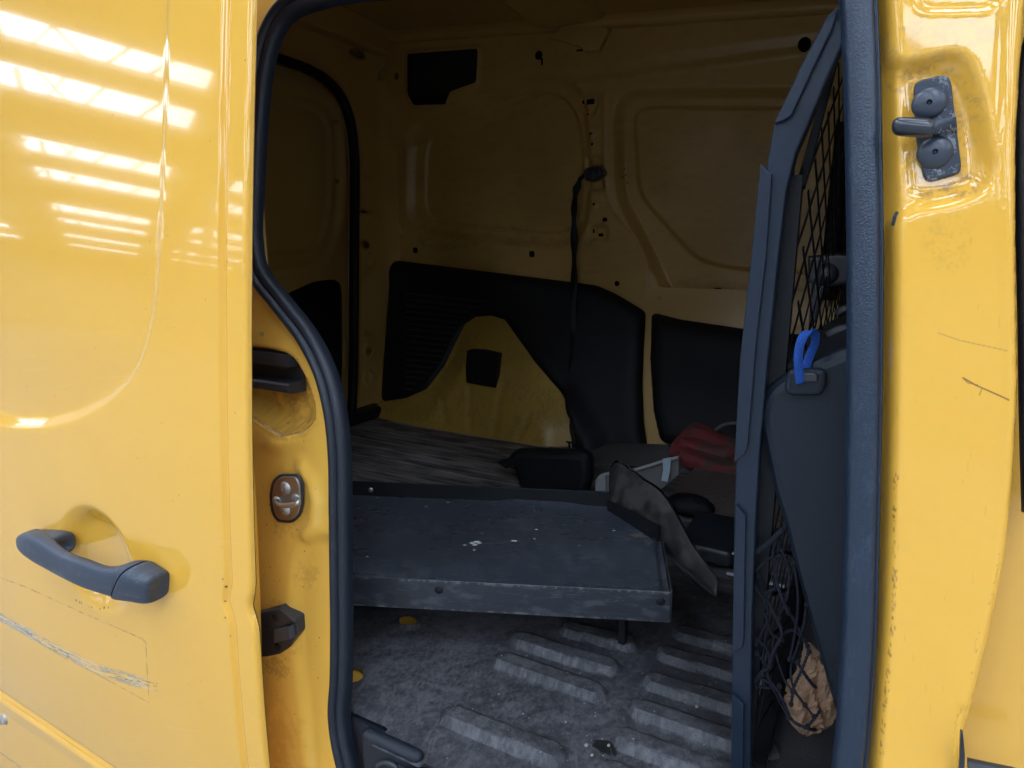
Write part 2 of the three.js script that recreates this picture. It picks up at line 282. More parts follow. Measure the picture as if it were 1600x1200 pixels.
// ---- sliding door
{
  const U0 = -1.5, U1 = -0.60, V0 = 0.10, V1 = 1.52;
  const rec = dpoly([[262, -60], [258, 140], [252, 280], [246, 400], [240, 480], [226, 545], [205, 590], [165, 625], [120, 648], [70, 662], [20, 662], [-60, 645], [-300, 560], [-300, -200]], 0.03);
  const sc = dh(148, 874), scr = [0.088, 0.078];
  const yA = dh(0, 1083), yB = dh(172, 1200), yC = dh(0, 1175);
  const lineY = x => yA.y + (x - yA.x) * (yB.y - yA.y) / (yB.x - yA.x);
  const dR = yA.y - yC.y;
  const nt = dh(381, 951), yR = dh(100, 655).y;
  const edgeX = y => -0.63 - 0.010 * Math.exp(-(((y - nt.y) / 0.016) ** 2)) - 0.003 * ss(nt.y, nt.y + 0.02, y) ;
  const relief = (x, y) => {
    const s = edgeX(y) - x; let r = 0;
    r -= 0.0035 * ss(0.0445, 0.0385, s) + 0.0022 * ss(0.034, 0.038, s) * ss(0.046, 0.042, s);
    if (s < 0.007) r -= 0.007 - Math.sqrt(Math.max(0, 0.007 ** 2 - (0.007 - s) ** 2));
    const d = rec.sd(x, y), lo = ss(yR + 0.14, yR - 0.02, y); r -= lerp(0.0030, 0.0105, lo) * ss(0.5, -0.5, d / lerp(0.007, 0.022, lo));
    const e = Math.hypot((x - sc.x) / scr[0], (y - sc.y) / scr[1]);
    if (e < 1.2) r -= 0.021 * ss(1.12, 0.60, e) * (1 - 0.3 * Math.min(1, e) ** 2);
    const t = y - lineY(x); r -= 0.006 * Math.exp(-((t / 0.0045) ** 2));
    return r;
  };
  // colour: clean yellow, scuffed line, edge of a clear film, chips
  const T = new Ras(1300, 2048, [U0, U1, V0, V1], (u, v) => { const k = 0.985 + 0.03 * fbm(u * 9, v * 9, 3); return [YEL[0] * k, YEL[1] * k, YEL[2] * k]; });
  const film = [[-60, 880], [42, 918], [130, 958], [222, 998], [228, 1004], [233, 1098], [116, 1034], [0, 969], [-40, 950]].map(q => xy(dh(...q)));
  T.stroke(film, 0.0011, [0.34, 0.17, 0.03], (a, b, u, v) => 0.15 + 0.75 * ss(0.35, 0.7, fbm(u * 90, v * 90, 3)));
  const scuff = [[-30, 948], [0, 964], [60, 998], [110, 1026], [150, 1045], [200, 1060], [246, 1073]].map(q => xy(dh(...q)));
  T.stroke(scuff, 0.013, [0.42, 0.33, 0.19], (a, b) => ss(1, 0.85, a) * ss(0.46, 0.60, vn(a * 7, b * 5 + 9) * 0.5 + vn(a * 40, b * 9) * 0.5) * (a > 0.62 && a < 0.72 ? 0.3 : 0.95));
  T.stroke(scuff, 0.010, [0.70, 0.62, 0.46], (a, b) => ss(0.52, 0.62, vn(a * 12, b * 6 + 31) * 0.6 + vn(a * 90, b * 16 + 3) * 0.4) * 0.8 * ss(1, 0.9, a));
  T.stroke(scuff, 0.009, [0.10, 0.08, 0.05], (a, b) => ss(0.60, 0.68, vn(a * 22, b * 9 + 57) * 0.6 + vn(a * 120, b * 14) * 0.4) * 0.8 * (a < 0.55 || a > 0.75 ? 1 : 0.2));
  const dots = (n, fx, fy, r, c) => { for (let k = 0; k < n; k++) { const x = fx(), y = fy(), q = r * (0.5 + rnd()), sq = 0.6 + rnd(); T.blend([x - q, x + q, y - q, y + q], c, (u, v) => ss(1, 0.6, Math.hypot((u - x) / q, (v - y) / q / sq))); } };
  for (const [px, py] of [[119, 938], [124, 941], [127, 942], [139, 948], [143, 949], [155, 952], [160, 951], [166, 951], [349, 941], [348, 905], [351, 918], [352, 965]]) { const p = dh(px, py); dots(1, () => p.x, () => p.y, 0.0017, [0.06, 0.03, 0.015]); }
  dots(220, () => lerp(U0, U1, rnd()), () => lerp(V0, V1, rnd()), 0.0006, [0.25, 0.14, 0.03]);
  for (let k = 0; k < 46; k++) { const x = lerp(U0, U1, rnd()), y = lerp(V0, V1, rnd()), a = rnd() * 0.7 - 0.35, l = 0.02 + 0.06 * rnd(); T.stroke([[x, y], [x + l * Math.cos(a), y + l * Math.sin(a)]], 0.0005, [0.92, 0.68, 0.24], () => 0.22); }
  const skin = part('sliding_door', sheet({ u0: U0, u1: U1, v0: V0, v1: V1, cell: 0.0042, us: Array.from({ length: 251 }, (_, i) => i < 170 ? lerp(U0, -0.705, i / 170) : lerp(-0.705, U1, (i - 170) / 80)), sdf: (x, y) => x - edgeX(y), map: (x, y) => [x, y, prof(y) + relief(x, y)] }), paint(T.tex(), U1 - U0, V1 - V0), van, 'open yellow sliding door with a scuffed line below its handle');
  // return edge and inner frame of the door
  const rim = []; for (let k = 0; k <= 90; k++) { const y = lerp(V0, V1, k / 90), x = edgeX(y); rim.push([V(x, y, prof(y) - 0.0115), V(x - 0.012, y, prof(y) - 0.018), V(x - 0.03, y, prof(y) - 0.022), V(x - 0.09, y, prof(y) - 0.05)]); }
  part('door_edge', gridGeo(rim), plainPaint, skin);
  part('inner_frame', extrude(new Poly([[383, 650], [390, 690], [396, 725], [401, 800], [406, 920], [409, 1025], [412, 1130], [415, 1200], [417, 1290]].map(q => xy(onZ(q[0], q[1], 0.055))).concat([[-1.4, 0.24], [-1.4, 1.0], [-0.8, 1.02]]), 0.01).p, 0.03, 0.003).translate(0, 0, 0.083), plainPaint, skin);
  // rub strip below the groove and its screw
  const stripG = sheet({ u0: U0, u1: -0.66, v0: V0, v1: 0.44, cell: 0.005, sdf: (x, y) => Math.max(y - lineY(x) + 0.007, -(y - lineY(x) + dR)), map: (x, y) => { const s = Math.min(-(y - lineY(x) + 0.007), y - lineY(x) + dR); return [x, y, prof(y) + 0.004 - 0.004 * ss(0.006, 0, s)]; } });
  part('rub_strip', stripG, plainPaint, skin);
  const sp = dh(11, 1122);
  part('screw', merge([bolt(0.011, 0.005, V(sp.x, sp.y, prof(sp.y) + 0.004), V(0, 0, 1), false), new THREE.BoxGeometry(0.012, 0.012, 0.003).rotateZ(0.7).translate(sp.x, sp.y, prof(sp.y) + 0.0095)]), zinc, skin);
  // handle: sections along its length, bowed out from the door
  const hz = y => prof(y) + 0.045, hp = (px, py, o) => onS(px, py, y => prof(y) + o);
  const loftH = st => gridGeo(st.map(([xt, yt, xb, yb, out, dep]) => {
    out *= 0.8; const a = hp(xt, yt, out + dep * 0.3), b = hp(xb, yb, out + dep * 0.3), m = a.clone().add(b).multiplyScalar(0.5), h = a.distanceTo(b) / 2, up = a.clone().sub(b).normalize(), z = prof(m.y) + out, ring = [];
    for (let k = 0; k < 28; k++) { const t = k / 28 * 6.2832, c = Math.cos(t), s = Math.sin(t), e = 0.62; ring.push(V(m.x, m.y, z).addScaledVector(up, h * Math.sign(s) * Math.abs(s) ** e).add(V(0, 0, dep * Math.sign(c) * Math.abs(c) ** e))); }
    return ring;
  }), true, true);
  const dense = (st, n) => { const o = []; for (let i = 0; i < st.length - 1; i++) for (let k = 0; k < n; k++) { const t = k / n, p0 = st[Math.max(i - 1, 0)], p1 = st[i], p2 = st[i + 1], p3 = st[Math.min(i + 2, st.length - 1)]; o.push(p1.map((_, j) => 0.5 * (2 * p1[j] + (p2[j] - p0[j]) * t + (2 * p0[j] - 5 * p1[j] + 4 * p2[j] - p3[j]) * t * t + (3 * p1[j] - p0[j] - 3 * p2[j] + p3[j]) * t ** 3))); } o.push(st[st.length - 1]); return o; };
  const grip = loftH(dense([[34, 838, 34, 850, 0.018, 0.010], [36, 833, 38, 857, 0.022, 0.015], [42, 831, 46, 866, 0.028, 0.017], [54, 835, 60, 878, 0.036, 0.015], [74, 848, 77, 889, 0.043, 0.0115], [96, 864, 98, 901, 0.047, 0.0095], [131, 877, 128, 916, 0.050, 0.0095], [160, 887, 157, 926, 0.049, 0.0095], [180, 887, 176, 931, 0.043, 0.013], [195, 882, 186, 933, 0.034, 0.019], [207, 884.5, 187, 934, 0.027, 0.0235]], 4));
  const foot = loftH(dense([[42, 832, 48, 862, 0.018, 0.018], [66, 834, 68, 872, 0.020, 0.022], [82, 837, 86, 872, 0.019, 0.022], [90, 841, 93, 868, 0.017, 0.018], [94, 846, 96, 862, 0.015, 0.011], [95.5, 851, 96.5, 857, 0.014, 0.004]], 4));
  const hd = part('door_handle', merge([grip, foot]), handleMat, skin, 'dark blue-grey pull handle, paler where rubbed');
  part('handle_cap', loftH(dense([[208.5, 885, 188.5, 934, 0.026, 0.024], [213, 887, 193, 935, 0.026, 0.024], [225, 893, 214, 938, 0.023, 0.022], [234, 897, 229, 941, 0.021, 0.020], [241, 900, 238, 941, 0.019, 0.018], [245, 904, 243, 939, 0.018, 0.014], [247, 909, 246, 934, 0.017, 0.008], [247.5, 915, 247, 928, 0.017, 0.003]], 4)), handleMat, skin);
}

// ---- body side panels that close the van round the opening (mostly out of sight)
{
  const shell = mat(YEL, 0.5, { clearcoat: 0.6, clearcoatRoughness: 0.1 });
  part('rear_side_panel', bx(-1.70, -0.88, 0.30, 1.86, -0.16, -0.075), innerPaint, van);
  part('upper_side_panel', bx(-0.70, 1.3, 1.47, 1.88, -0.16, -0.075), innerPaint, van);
  part('front_side_panel', bx(0.13, 1.3, 0.30, 1.88, -0.16, -0.085), shell, van);
  part('outer_roof', bx(-1.74, 1.3, 1.90, 1.93, -1.5, -0.06), shell, van);
  part('outer_side', bx(-1.74, 1.3, 0.30, 1.92, -1.52, -1.49), shell, van);
  part('tailgate_skin', bx(-1.78, -1.745, 0.30, 1.92, -1.52, -0.06), shell, van);
  part('cab_front', bx(1.3, 1.33, 0.30, 1.92, -1.52, -0.06), darkSteel, van);
  part('underbody', bx(-1.74, 1.3, 0.30, 0.36, -1.5, 0.02), darkSteel, van);
}

// ---- rear pillar of the door opening
const grime = (u, v, f = 60) => fbm(u * f, v * f, 5);
{
  const U0 = -0.95, U1 = -0.56, V0 = 0.24, V1 = 1.5;
  const out = jpoly([[200, -80], [440, -40], [428, 25], [408, 100], [399, 200], [394, 300], [391, 380], [400, 425], [438, 478], [480, 532], [505, 580], [520, 640], [526, 720], [528, 850], [528, 980], [522, 1080], [522, 1130], [535, 1200], [550, 1290], [200, 1290]]);
  const pocket = jpoly([[300, 540], [380, 544], [415, 548], [447, 556], [462, 570], [478, 602], [488, 638], [487, 658], [471, 671], [445, 676], [415, 665], [385, 645], [300, 590]], 0.012);
  const ridge = [[474, 732], [488, 755], [494, 785], [490, 815], [479, 838]].map(q => xy(jh(...q)));
  const zone = jpoly([[476, 842], [462, 880], [459, 960], [466, 1040], [474, 1110], [482, 1200], [486, 1290], [700, 1290], [700, 842]], 0.02);
  const bump = jh(432, 690);
  const slot = jh(409, 522);
  const T = new Ras(640, 2048, [U0, U1, V0, V1], (u, v) => { const k = 0.96 + 0.08 * fbm(u * 14, v * 14, 4); return [0.86 * k, 0.505 * k, 0.085 * k]; });  // yellow set paler than the door, makes up for light missing here
  const at = (px, py) => xy(jh(px, py));
  const dirty = (px, py, rx, ry, c, amt, f = 70) => { const [x, y] = at(px, py); T.blend([x - rx, x + rx, y - ry, y + ry], c, (u, v) => 0.8 * amt * ss(0.42, 0.80, 0.5 * grime(u, v, f) + 0.5 * grime(u, v, f * 0.3) + 0.25 * (1 - Math.hypot((u - x) / rx, (v - y) / ry)) - 0.09) * ss(1, 0.55, Math.hypot((u - x) / rx, (v - y) / ry))); };
  dirty(440, 630, 0.09, 0.08, [0.36, 0.20, 0.055], 0.6, 160); dirty(425, 620, 0.07, 0.04, [0.22, 0.13, 0.055], 0.55, 260); dirty(450, 800, 0.05, 0.07, [0.42, 0.23, 0.05], 0.5, 200); dirty(435, 985, 0.05, 0.06, [0.26, 0.15, 0.055], 0.6, 240); dirty(430, 1040, 0.05, 0.03, [0.2, 0.12, 0.05], 0.5, 300); dirty(440, 1150, 0.07, 0.09, [0.52, 0.28, 0.05], 0.5, 120); dirty(475, 900, 0.03, 0.04, [0.35, 0.18, 0.05], 0.4, 300);
  const beadP = [[300, 590], [385, 648], [415, 668], [445, 680], [474, 675], [490, 660]].map(q => xy(jh(...q)));
  T.stroke(beadP, 0.0012, [0.22, 0.11, 0.04], (a, b, u, v) => 0.4 + 0.5 * grime(u, v, 100));
  for (let k = 0; k < 60; k++) { const x = lerp(-0.74, -0.62, rnd()), y = lerp(0.45, 1.0, rnd()), q = 0.0005 + 0.0008 * rnd(); T.blend([x - q, x + q, y - q, y + q], [0.09, 0.05, 0.02], (u, v) => ss(1, 0.5, Math.hypot(u - x, v - y) / q)); }
  const rl = (x, y) => {
    let r = -0.034 * ss(0.007, -0.012, pocket.sd(x, y)); const bd = lineDist(beadP, x, y);
    r += 0.0022 * Math.exp(-((bd / 0.0022) ** 2)) - 0.0018 * Math.exp(-(((bd - 0.005) / 0.0018) ** 2));
    r += 0.006 * Math.exp(-((lineDist(ridge, x, y) / 0.011) ** 2));
    r -= 0.008 * ss(0.012, -0.012, zone.sd(x, y));
    r += 0.008 * Math.exp(-(((x - bump.x) / 0.028) ** 2) - (((y - bump.y - 0.25 * (x - bump.x)) / 0.013) ** 2));
    return r;
  };
  const pil = part('rear_pillar', sheet({ u0: U0, u1: U1, v0: V0, v1: V1, cell: 0.0036, sdf: (x, y) => Math.max(out.sd(x, y), -(Math.max(Math.abs(x - slot.x) - 0.004, Math.abs(y - slot.y) - 0.0025))), map: (x, y) => [x, y, zj(y) + rl(x, y)] }), paint(T.tex(), U1 - U0, V1 - V0, { roughness: 0.2, clearcoat: 0.5, clearcoatRoughness: 0.12 }), van, 'yellow door pillar with brown grime round the striker and the rail pocket');
  // rail end in the pocket
  const e = onZ(454, 580, zj(0.98)), yy = py => onZ(440, py, zj(0.98)).y, z0 = zj(0.98);
  const secs = [[[yy(553), 0.003], [yy(572), 0.003], [yy(573), -0.02], [yy(596), -0.02], [yy(597), 0.002], [yy(600), 0.006], [yy(606), 0.007], [yy(611), 0.005], [yy(613), 0], [yy(614), -0.025], [yy(553), -0.025]]];
  const sh = new THREE.Shape(secs[0].map(q => new THREE.Vector2(q[1], q[0])));
  const rg = new THREE.ExtrudeGeometry(sh, { depth: 0.5, bevelEnabled: false }); rg.rotateY(-Math.PI / 2).translate(0, 0, 0);
  rg.applyMatrix4(new THREE.Matrix4().makeTranslation(e.x, 0, z0));
  part('door_rail', rg, plasticPlain, pil, 'black sliding door rail ending in the pocket');
  // striker
  const zs = zj(0.76) + 0.002, P = (px, py, dz = 0) => onZ(px, py, zs + dz);
  part('gasket', plate([[424, 752], [435, 741], [464, 741], [471, 754], [473, 786], [468, 807], [456, 818], [432, 816], [423, 801], [420, 775]], zs + 0.0025, 0.004, 0.001, 0.008), rubber, pil);
  const st = part('striker_plate', plate([[428, 754], [438, 745], [461, 745], [467, 756], [469, 785], [465, 804], [454, 814], [434, 812], [427, 799], [424, 775]], zs + 0.005, 0.004, 0.0012, 0.008), zinc, pil, 'bright steel striker with two bolts and a loop');
  part('bolt', bolt(0.0095, 0.005, P(446, 763, 0.005)), zinc, pil); part('bolt', bolt(0.0088, 0.006, P(446, 797, 0.005)), zinc, pil);
  const lp = [P(434, 783, 0.004), P(434, 783.5, 0.014), P(437, 788, 0.024), P(444, 790, 0.026), P(460, 788, 0.026), P(466, 785, 0.024), P(463, 780, 0.014), P(463, 779, 0.004)];
  part('striker_loop', merge([tube(lp, 0.0034, 10, 40), bolt(0.0075, 0.006, P(434, 783, 0.004), V(0, 0, 1), false), bolt(0.0075, 0.006, P(463, 779, 0.004), V(0, 0, 1), false)]), zinc, pil);
  // lower catch
  const zc = zj(0.55) + 0.001;
  const cat = [['catch_plate', plate([[400, 957], [410, 955], [438, 947], [462, 968], [465, 990], [452, 1012], [437, 1022], [400, 1030]], zc, 0.022, 0.0015, 0.003)], ['catch_cover', plate([[400, 959], [436, 951], [461, 972], [447, 978], [430, 984], [412, 986], [400, 970]], zc + 0.005, 0.008, 0.0022, 0.003)], ['catch_block', plate([[427, 984], [452, 979], [454, 999], [428, 1006]], zc + 0.009, 0.012, 0.002)]];
  for (const [n, g] of cat) part(n, g, n === 'catch_block' ? boltMat : plasticPlain, pil);
  for (const [px, py, dz] of [[430, 964, 0.0055], [433, 1011, 0.0005]]) part('bolt', bolt(0.0062, 0.003, onZ(px, py, zc + dz)), darkSteel, pil);
}

// ---- front pillar of the door opening
{
  const U0 = -0.06, U1 = 0.16, V0 = 0.24, V1 = 1.5, zp = y => zj(y) + 0.012, fh = (px, py) => onS(px, py, zp), fp = (px, r = 0) => new Poly(px.map(q => xy(fh(...q))), r);
  const left = [[1364, -60], [1368, 60], [1373, 200], [1377, 420], [1375, 620], [1370, 820], [1362, 1000], [1348, 1200], [1340, 1300]], right = [[1492, 1300], [1503, 1180], [1508, 1150], [1520, 1110], [1545, 1010], [1572, 880], [1586, 750], [1593, 600], [1590, 400], [1590, 220], [1597, 100], [1612, -60]];
  const out = fp(left.concat(right)), Lp = left.map(q => xy(fh(...q))), Rp = right.map(q => xy(fh(...q)));
  const rec = fp([[1330, 84], [1392, 92], [1416, 100], [1450, 92], [1490, 84], [1512, 98], [1528, 140], [1542, 207], [1551, 266], [1540, 296], [1490, 315], [1435, 323], [1402, 340], [1385, 352], [1330, 352]], 0.009);
  const ledge = fp([[1404, 118], [1425, 108], [1470, 104], [1498, 112], [1515, 160], [1530, 230], [1532, 278], [1500, 296], [1450, 304], [1424, 302], [1419, 288]], 0.010);
  const top = fp([[1428, -40], [1434, 8], [1448, 16], [1546, 14], [1560, 2], [1566, -40]], 0.008);
  const bead = [[1582, -60], [1578, 60], [1576, 200], [1578, 400], [1583, 600], [1576, 740], [1560, 880], [1535, 1000], [1510, 1100]].map(q => xy(fh(...q)));
  const rl = (x, y) => {
    let r = 0; const l = lineDist(Lp, x, y), q = lineDist(Rp, x, y);
    r -= 0.024 * ss(0.017, 0.001, l) ** 1.3; if (q < 0.006) r -= 0.010 * (1 - Math.sqrt(Math.max(0, 1 - (1 - q / 0.006) ** 2)));
    r -= 0.0085 * ss(0.005, -0.006, rec.sd(x, y)) * ss(0.002, 0.012, l); r -= 0.0035 * ss(0.004, -0.004, ledge.sd(x, y));
    r -= 0.004 * ss(0.004, -0.004, top.sd(x, y)); r += 0.0018 * Math.exp(-((lineDist(bead, x, y) / 0.0045) ** 2));
    return r;
  };
  const T = new Ras(560, 2048, [U0, U1, V0, V1], (u, v) => { const k = 0.98 + 0.04 * fbm(u * 20, v * 20, 3); return [YEL[0] * k, YEL[1] * k, YEL[2] * k]; });
  const dirt = (px, py, rx, ry, c, amt, f) => { const [x, y] = xy(fh(px, py)); T.blend([x - rx, x + rx, y - ry, y + ry], c, (u, v) => amt * ss(0.45, 0.74, 0.5 * grime(u, v, f) + 0.5 * grime(u, v, f * 0.3) + 0.12 * (1 - Math.hypot((u - x) / rx, (v - y) / ry))) * ss(1, 0.6, Math.hypot((u - x) / rx, (v - y) / ry))); };
  dirt(1470, 200, 0.032, 0.060, [0.42, 0.25, 0.10], 0.6, 420); dirt(1475, 288, 0.034, 0.014, [0.30, 0.17, 0.08], 0.7, 500); dirt(1440, 120, 0.03, 0.012, [0.32, 0.19, 0.09], 0.6, 500); dirt(1470, 50, 0.05, 0.03, [0.55, 0.34, 0.09], 0.5, 420); dirt(1480, 380, 0.02, 0.03, [0.5, 0.28, 0.06], 0.3, 500);
  const scr = (pts, w, c, a) => T.stroke(pts.map(q => xy(fh(...q))), w, c, a);
  scr([[1465, 520], [1500, 532], [1574, 548]], 0.0006, [0.45, 0.25, 0.06], () => 0.6); scr([[1504, 590], [1525, 602], [1550, 613], [1577, 625]], 0.0006, [0.16, 0.07, 0.02], () => 0.9); scr([[1504, 590], [1512, 598], [1528, 602]], 0.0004, [0.2, 0.1, 0.03], () => 0.8); scr([[1534, 608], [1530, 618]], 0.0004, [0.2, 0.1, 0.03], () => 0.7);
  scr([[1395, 352], [1399, 336], [1403, 330]], 0.0016, [0.08, 0.10, 0.13], (a) => 1); 
  for (let k = 0; k < 90; k++) { const py = 740 + 440 * rnd(), px = lerp(1397, 1390, (py - 740) / 440) + 10 * rnd() * rnd() - (py > 950 ? (py - 950) * 0.07 : 0), l = 3 + 9 * rnd(); scr([[px, py], [px + 3 * (rnd() - 0.5), py + l]], 0.0005 + 0.0004 * rnd(), [0.28, 0.15, 0.035], (a, b, u, v) => 0.6 * ss(0.3, 0.6, grime(u, v, 300))); }
  for (let k = 0; k < 30; k++) { const px = 1400 + 170 * rnd(), py = 350 + 800 * rnd(), l = 20 * rnd(); scr([[px, py], [px + 6 * (rnd() - 0.5), py + l]], 0.0004, [0.55, 0.32, 0.06], () => 0.35); }
  for (let k = 0; k < 26; k++) { const t = rnd(), px = lerp(1570, 1500, t) - 8 * rnd(), py = lerp(860, 1130, t); if (rnd() < 0.6) scr([[px, py], [px - 2, py + 6 * rnd()]], 0.0005, [0.36, 0.20, 0.05], () => 0.45); }
  const pil = part('front_pillar', sheet({ u0: U0, u1: U1, v0: V0, v1: V1, cell: 0.0022, sdf: (x, y) => out.sd(x, y), map: (x, y) => [x, y, zp(y) + rl(x, y)] }), paint(T.tex(), U1 - U0, V1 - V0), van, 'yellow front door pillar with scratches and a dirty recess round the guide pin');
  // guide pin bracket
  const zb = zp(1.2) - 0.0115 + 0.006, B = (px, py, dz = 0) => onZ(px, py, zb + dz);
  const br = part('guide_bracket', merge([plate([[1427, 134], [1435, 125], [1478, 115.5], [1486, 124], [1492, 175], [1503, 263], [1497, 272], [1452, 284.5], [1443, 278], [1431, 215]], zb, 0.007, 0.0018, 0.006), gridGeo([[[1455, 187, 0.012], [1456, 210, 0.010], [1456, 210, -0.002], [1455, 187, -0.002]], [[1494, 182, 0.002], [1496, 205, 0.0015], [1496, 205, -0.002], [1494, 182, -0.002]]].map(r => r.map(q => B(q[0], q[1], q[2]))), true, true)]), bracketMat, van, 'dark blue-grey guide bracket with a rounded pin, scuffed white');
  part('bolt', bolt(0.0118, 0.0055, B(1451.5, 161.5)), boltMat, br); part('bolt', bolt(0.0122, 0.0055, B(1460.5, 238)), boltMat, br);
  const rows = [[1393, 0.02], [1393.6, 0.35], [1395.5, 0.62], [1399, 0.83], [1404, 0.95], [1411, 1], [1430, 1], [1448, 1], [1458, 0.96]].map(([px, k]) => { const c = B(px, lerp(197, 201, (px - 1398) / 60), 0.013), o = []; for (let i = 0; i < 14; i++) { const a = i / 14 * 6.2832; o.push(c.clone().add(V(0, 0.0072 * k * Math.cos(a), -0.0072 * k * Math.sin(a)))); } return o; });
  part('guide_pin', gridGeo(rows, true, true), pinMat, br);
  // step of the front door aperture and its seal at the right
  part('front_sill', sheet({ u0: 0.075, u1: 0.34, v0: 0.2, v1: 1.5, cell: 0.012, map: (x, y) => [x, y, zj(y) - 0.035] }), plainPaint, van);
  const fs = [[1603, 90], [1598, 130], [1596, 200], [1597, 350], [1600, 500], [1602, 650], [1606, 800]].map(q => onS(q[0] + 12, q[1], y => zj(y) - 0.004));
  part('front_door_seal', tube([onS(1640, -40, y => zj(y) - 0.004), onS(1624, 50, y => zj(y) - 0.004), ...fs], 0.0088, 12, 50), sealMat, van);
  const lk = onZ(1507, 1180, 0.03);
  part('door_check', merge([plate([[1501, 1146], [1505, 1147], [1508, 1180], [1506, 1240], [1497, 1240]], 0.045, 0.006, 0.001), tube([onZ(1512, 1196, 0.03), onZ(1600, 1215, 0.03)], 0.006)]), plasticPlain, van);
}

// ---- weatherstrip round the opening: bulb and trim lip in one loop
{
  const zt = y => zj(y) + 0.004, s = (px, py) => onS(px, py, zt);
  const pts = [[1300, -70], [600, -26], [500, -10], [445, 14], [421, 50], [406, 110], [397, 200], [392, 300], [390, 370], [400, 425], [436, 474], [477, 527], [504, 580], [519, 635], [527, 700], [529, 800], [530, 900], [531, 980], [530, 1060], [527, 1120], [536, 1180], [556, 1240], [620, 1310], [800, 1340], [1200, 1350], [1306, 1290], [1325, 1200], [1340, 1000], [1345, 820], [1349, 600], [1350, 420], [1347, 210], [1343, 70], [1337, -20], [1326, -60], [1300, -70]].map(q => s(...q));
  const k = pts.findIndex(p => p.distanceTo(s(1306, 1290)) < 1e-6);
  const rear = catmull(pts.slice(0, k + 1), 380), front = catmull(pts.slice(k - 1), 160);
  const n1 = [[-0.0195, -0.008], [-0.0205, 0.001], [-0.019, 0.008], [-0.015, 0.0135], [-0.010, 0.0155], [-0.0045, 0.0135], [-0.0012, 0.0085], [-0.0002, 0.0045], [0.0006, 0.0042], [0.002, 0.0062], [0.006, 0.0066], [0.012, 0.005], [0.0165, 0.001], [0.0195, -0.007], [0.0205, -0.020], [0.0175, -0.021], [0.014, -0.008], [-0.012, -0.008]];
  const n2 = [[-0.0215, -0.012], [-0.0225, -0.004], [-0.0215, 0.003], [-0.0195, 0.0035], [-0.0185, 0.0015], [-0.0175, 0.0035], [-0.0165, 0.0075], [-0.013, 0.0105], [-0.006, 0.0125], [0.002, 0.0125], [0.010, 0.0105], [0.0155, 0.0065], [0.019, -0.001], [0.0205, -0.012], [0.0205, -0.030], [0.017, -0.030], [0.015, -0.012], [-0.012, -0.012]];
  part('door_seal', sweep(rear, n1, () => V(0, 0.1, 1), () => 0.62), sealMat, van, 'dark blue-grey rubber weatherstrip along the rear of the door opening, bulb and lip');
  part('door_seal', sweep(front, n2, () => V(0, 0.1, 1), () => 0.64), trimMat, van, 'broad blue-grey rubber trim along the front of the door opening');
}

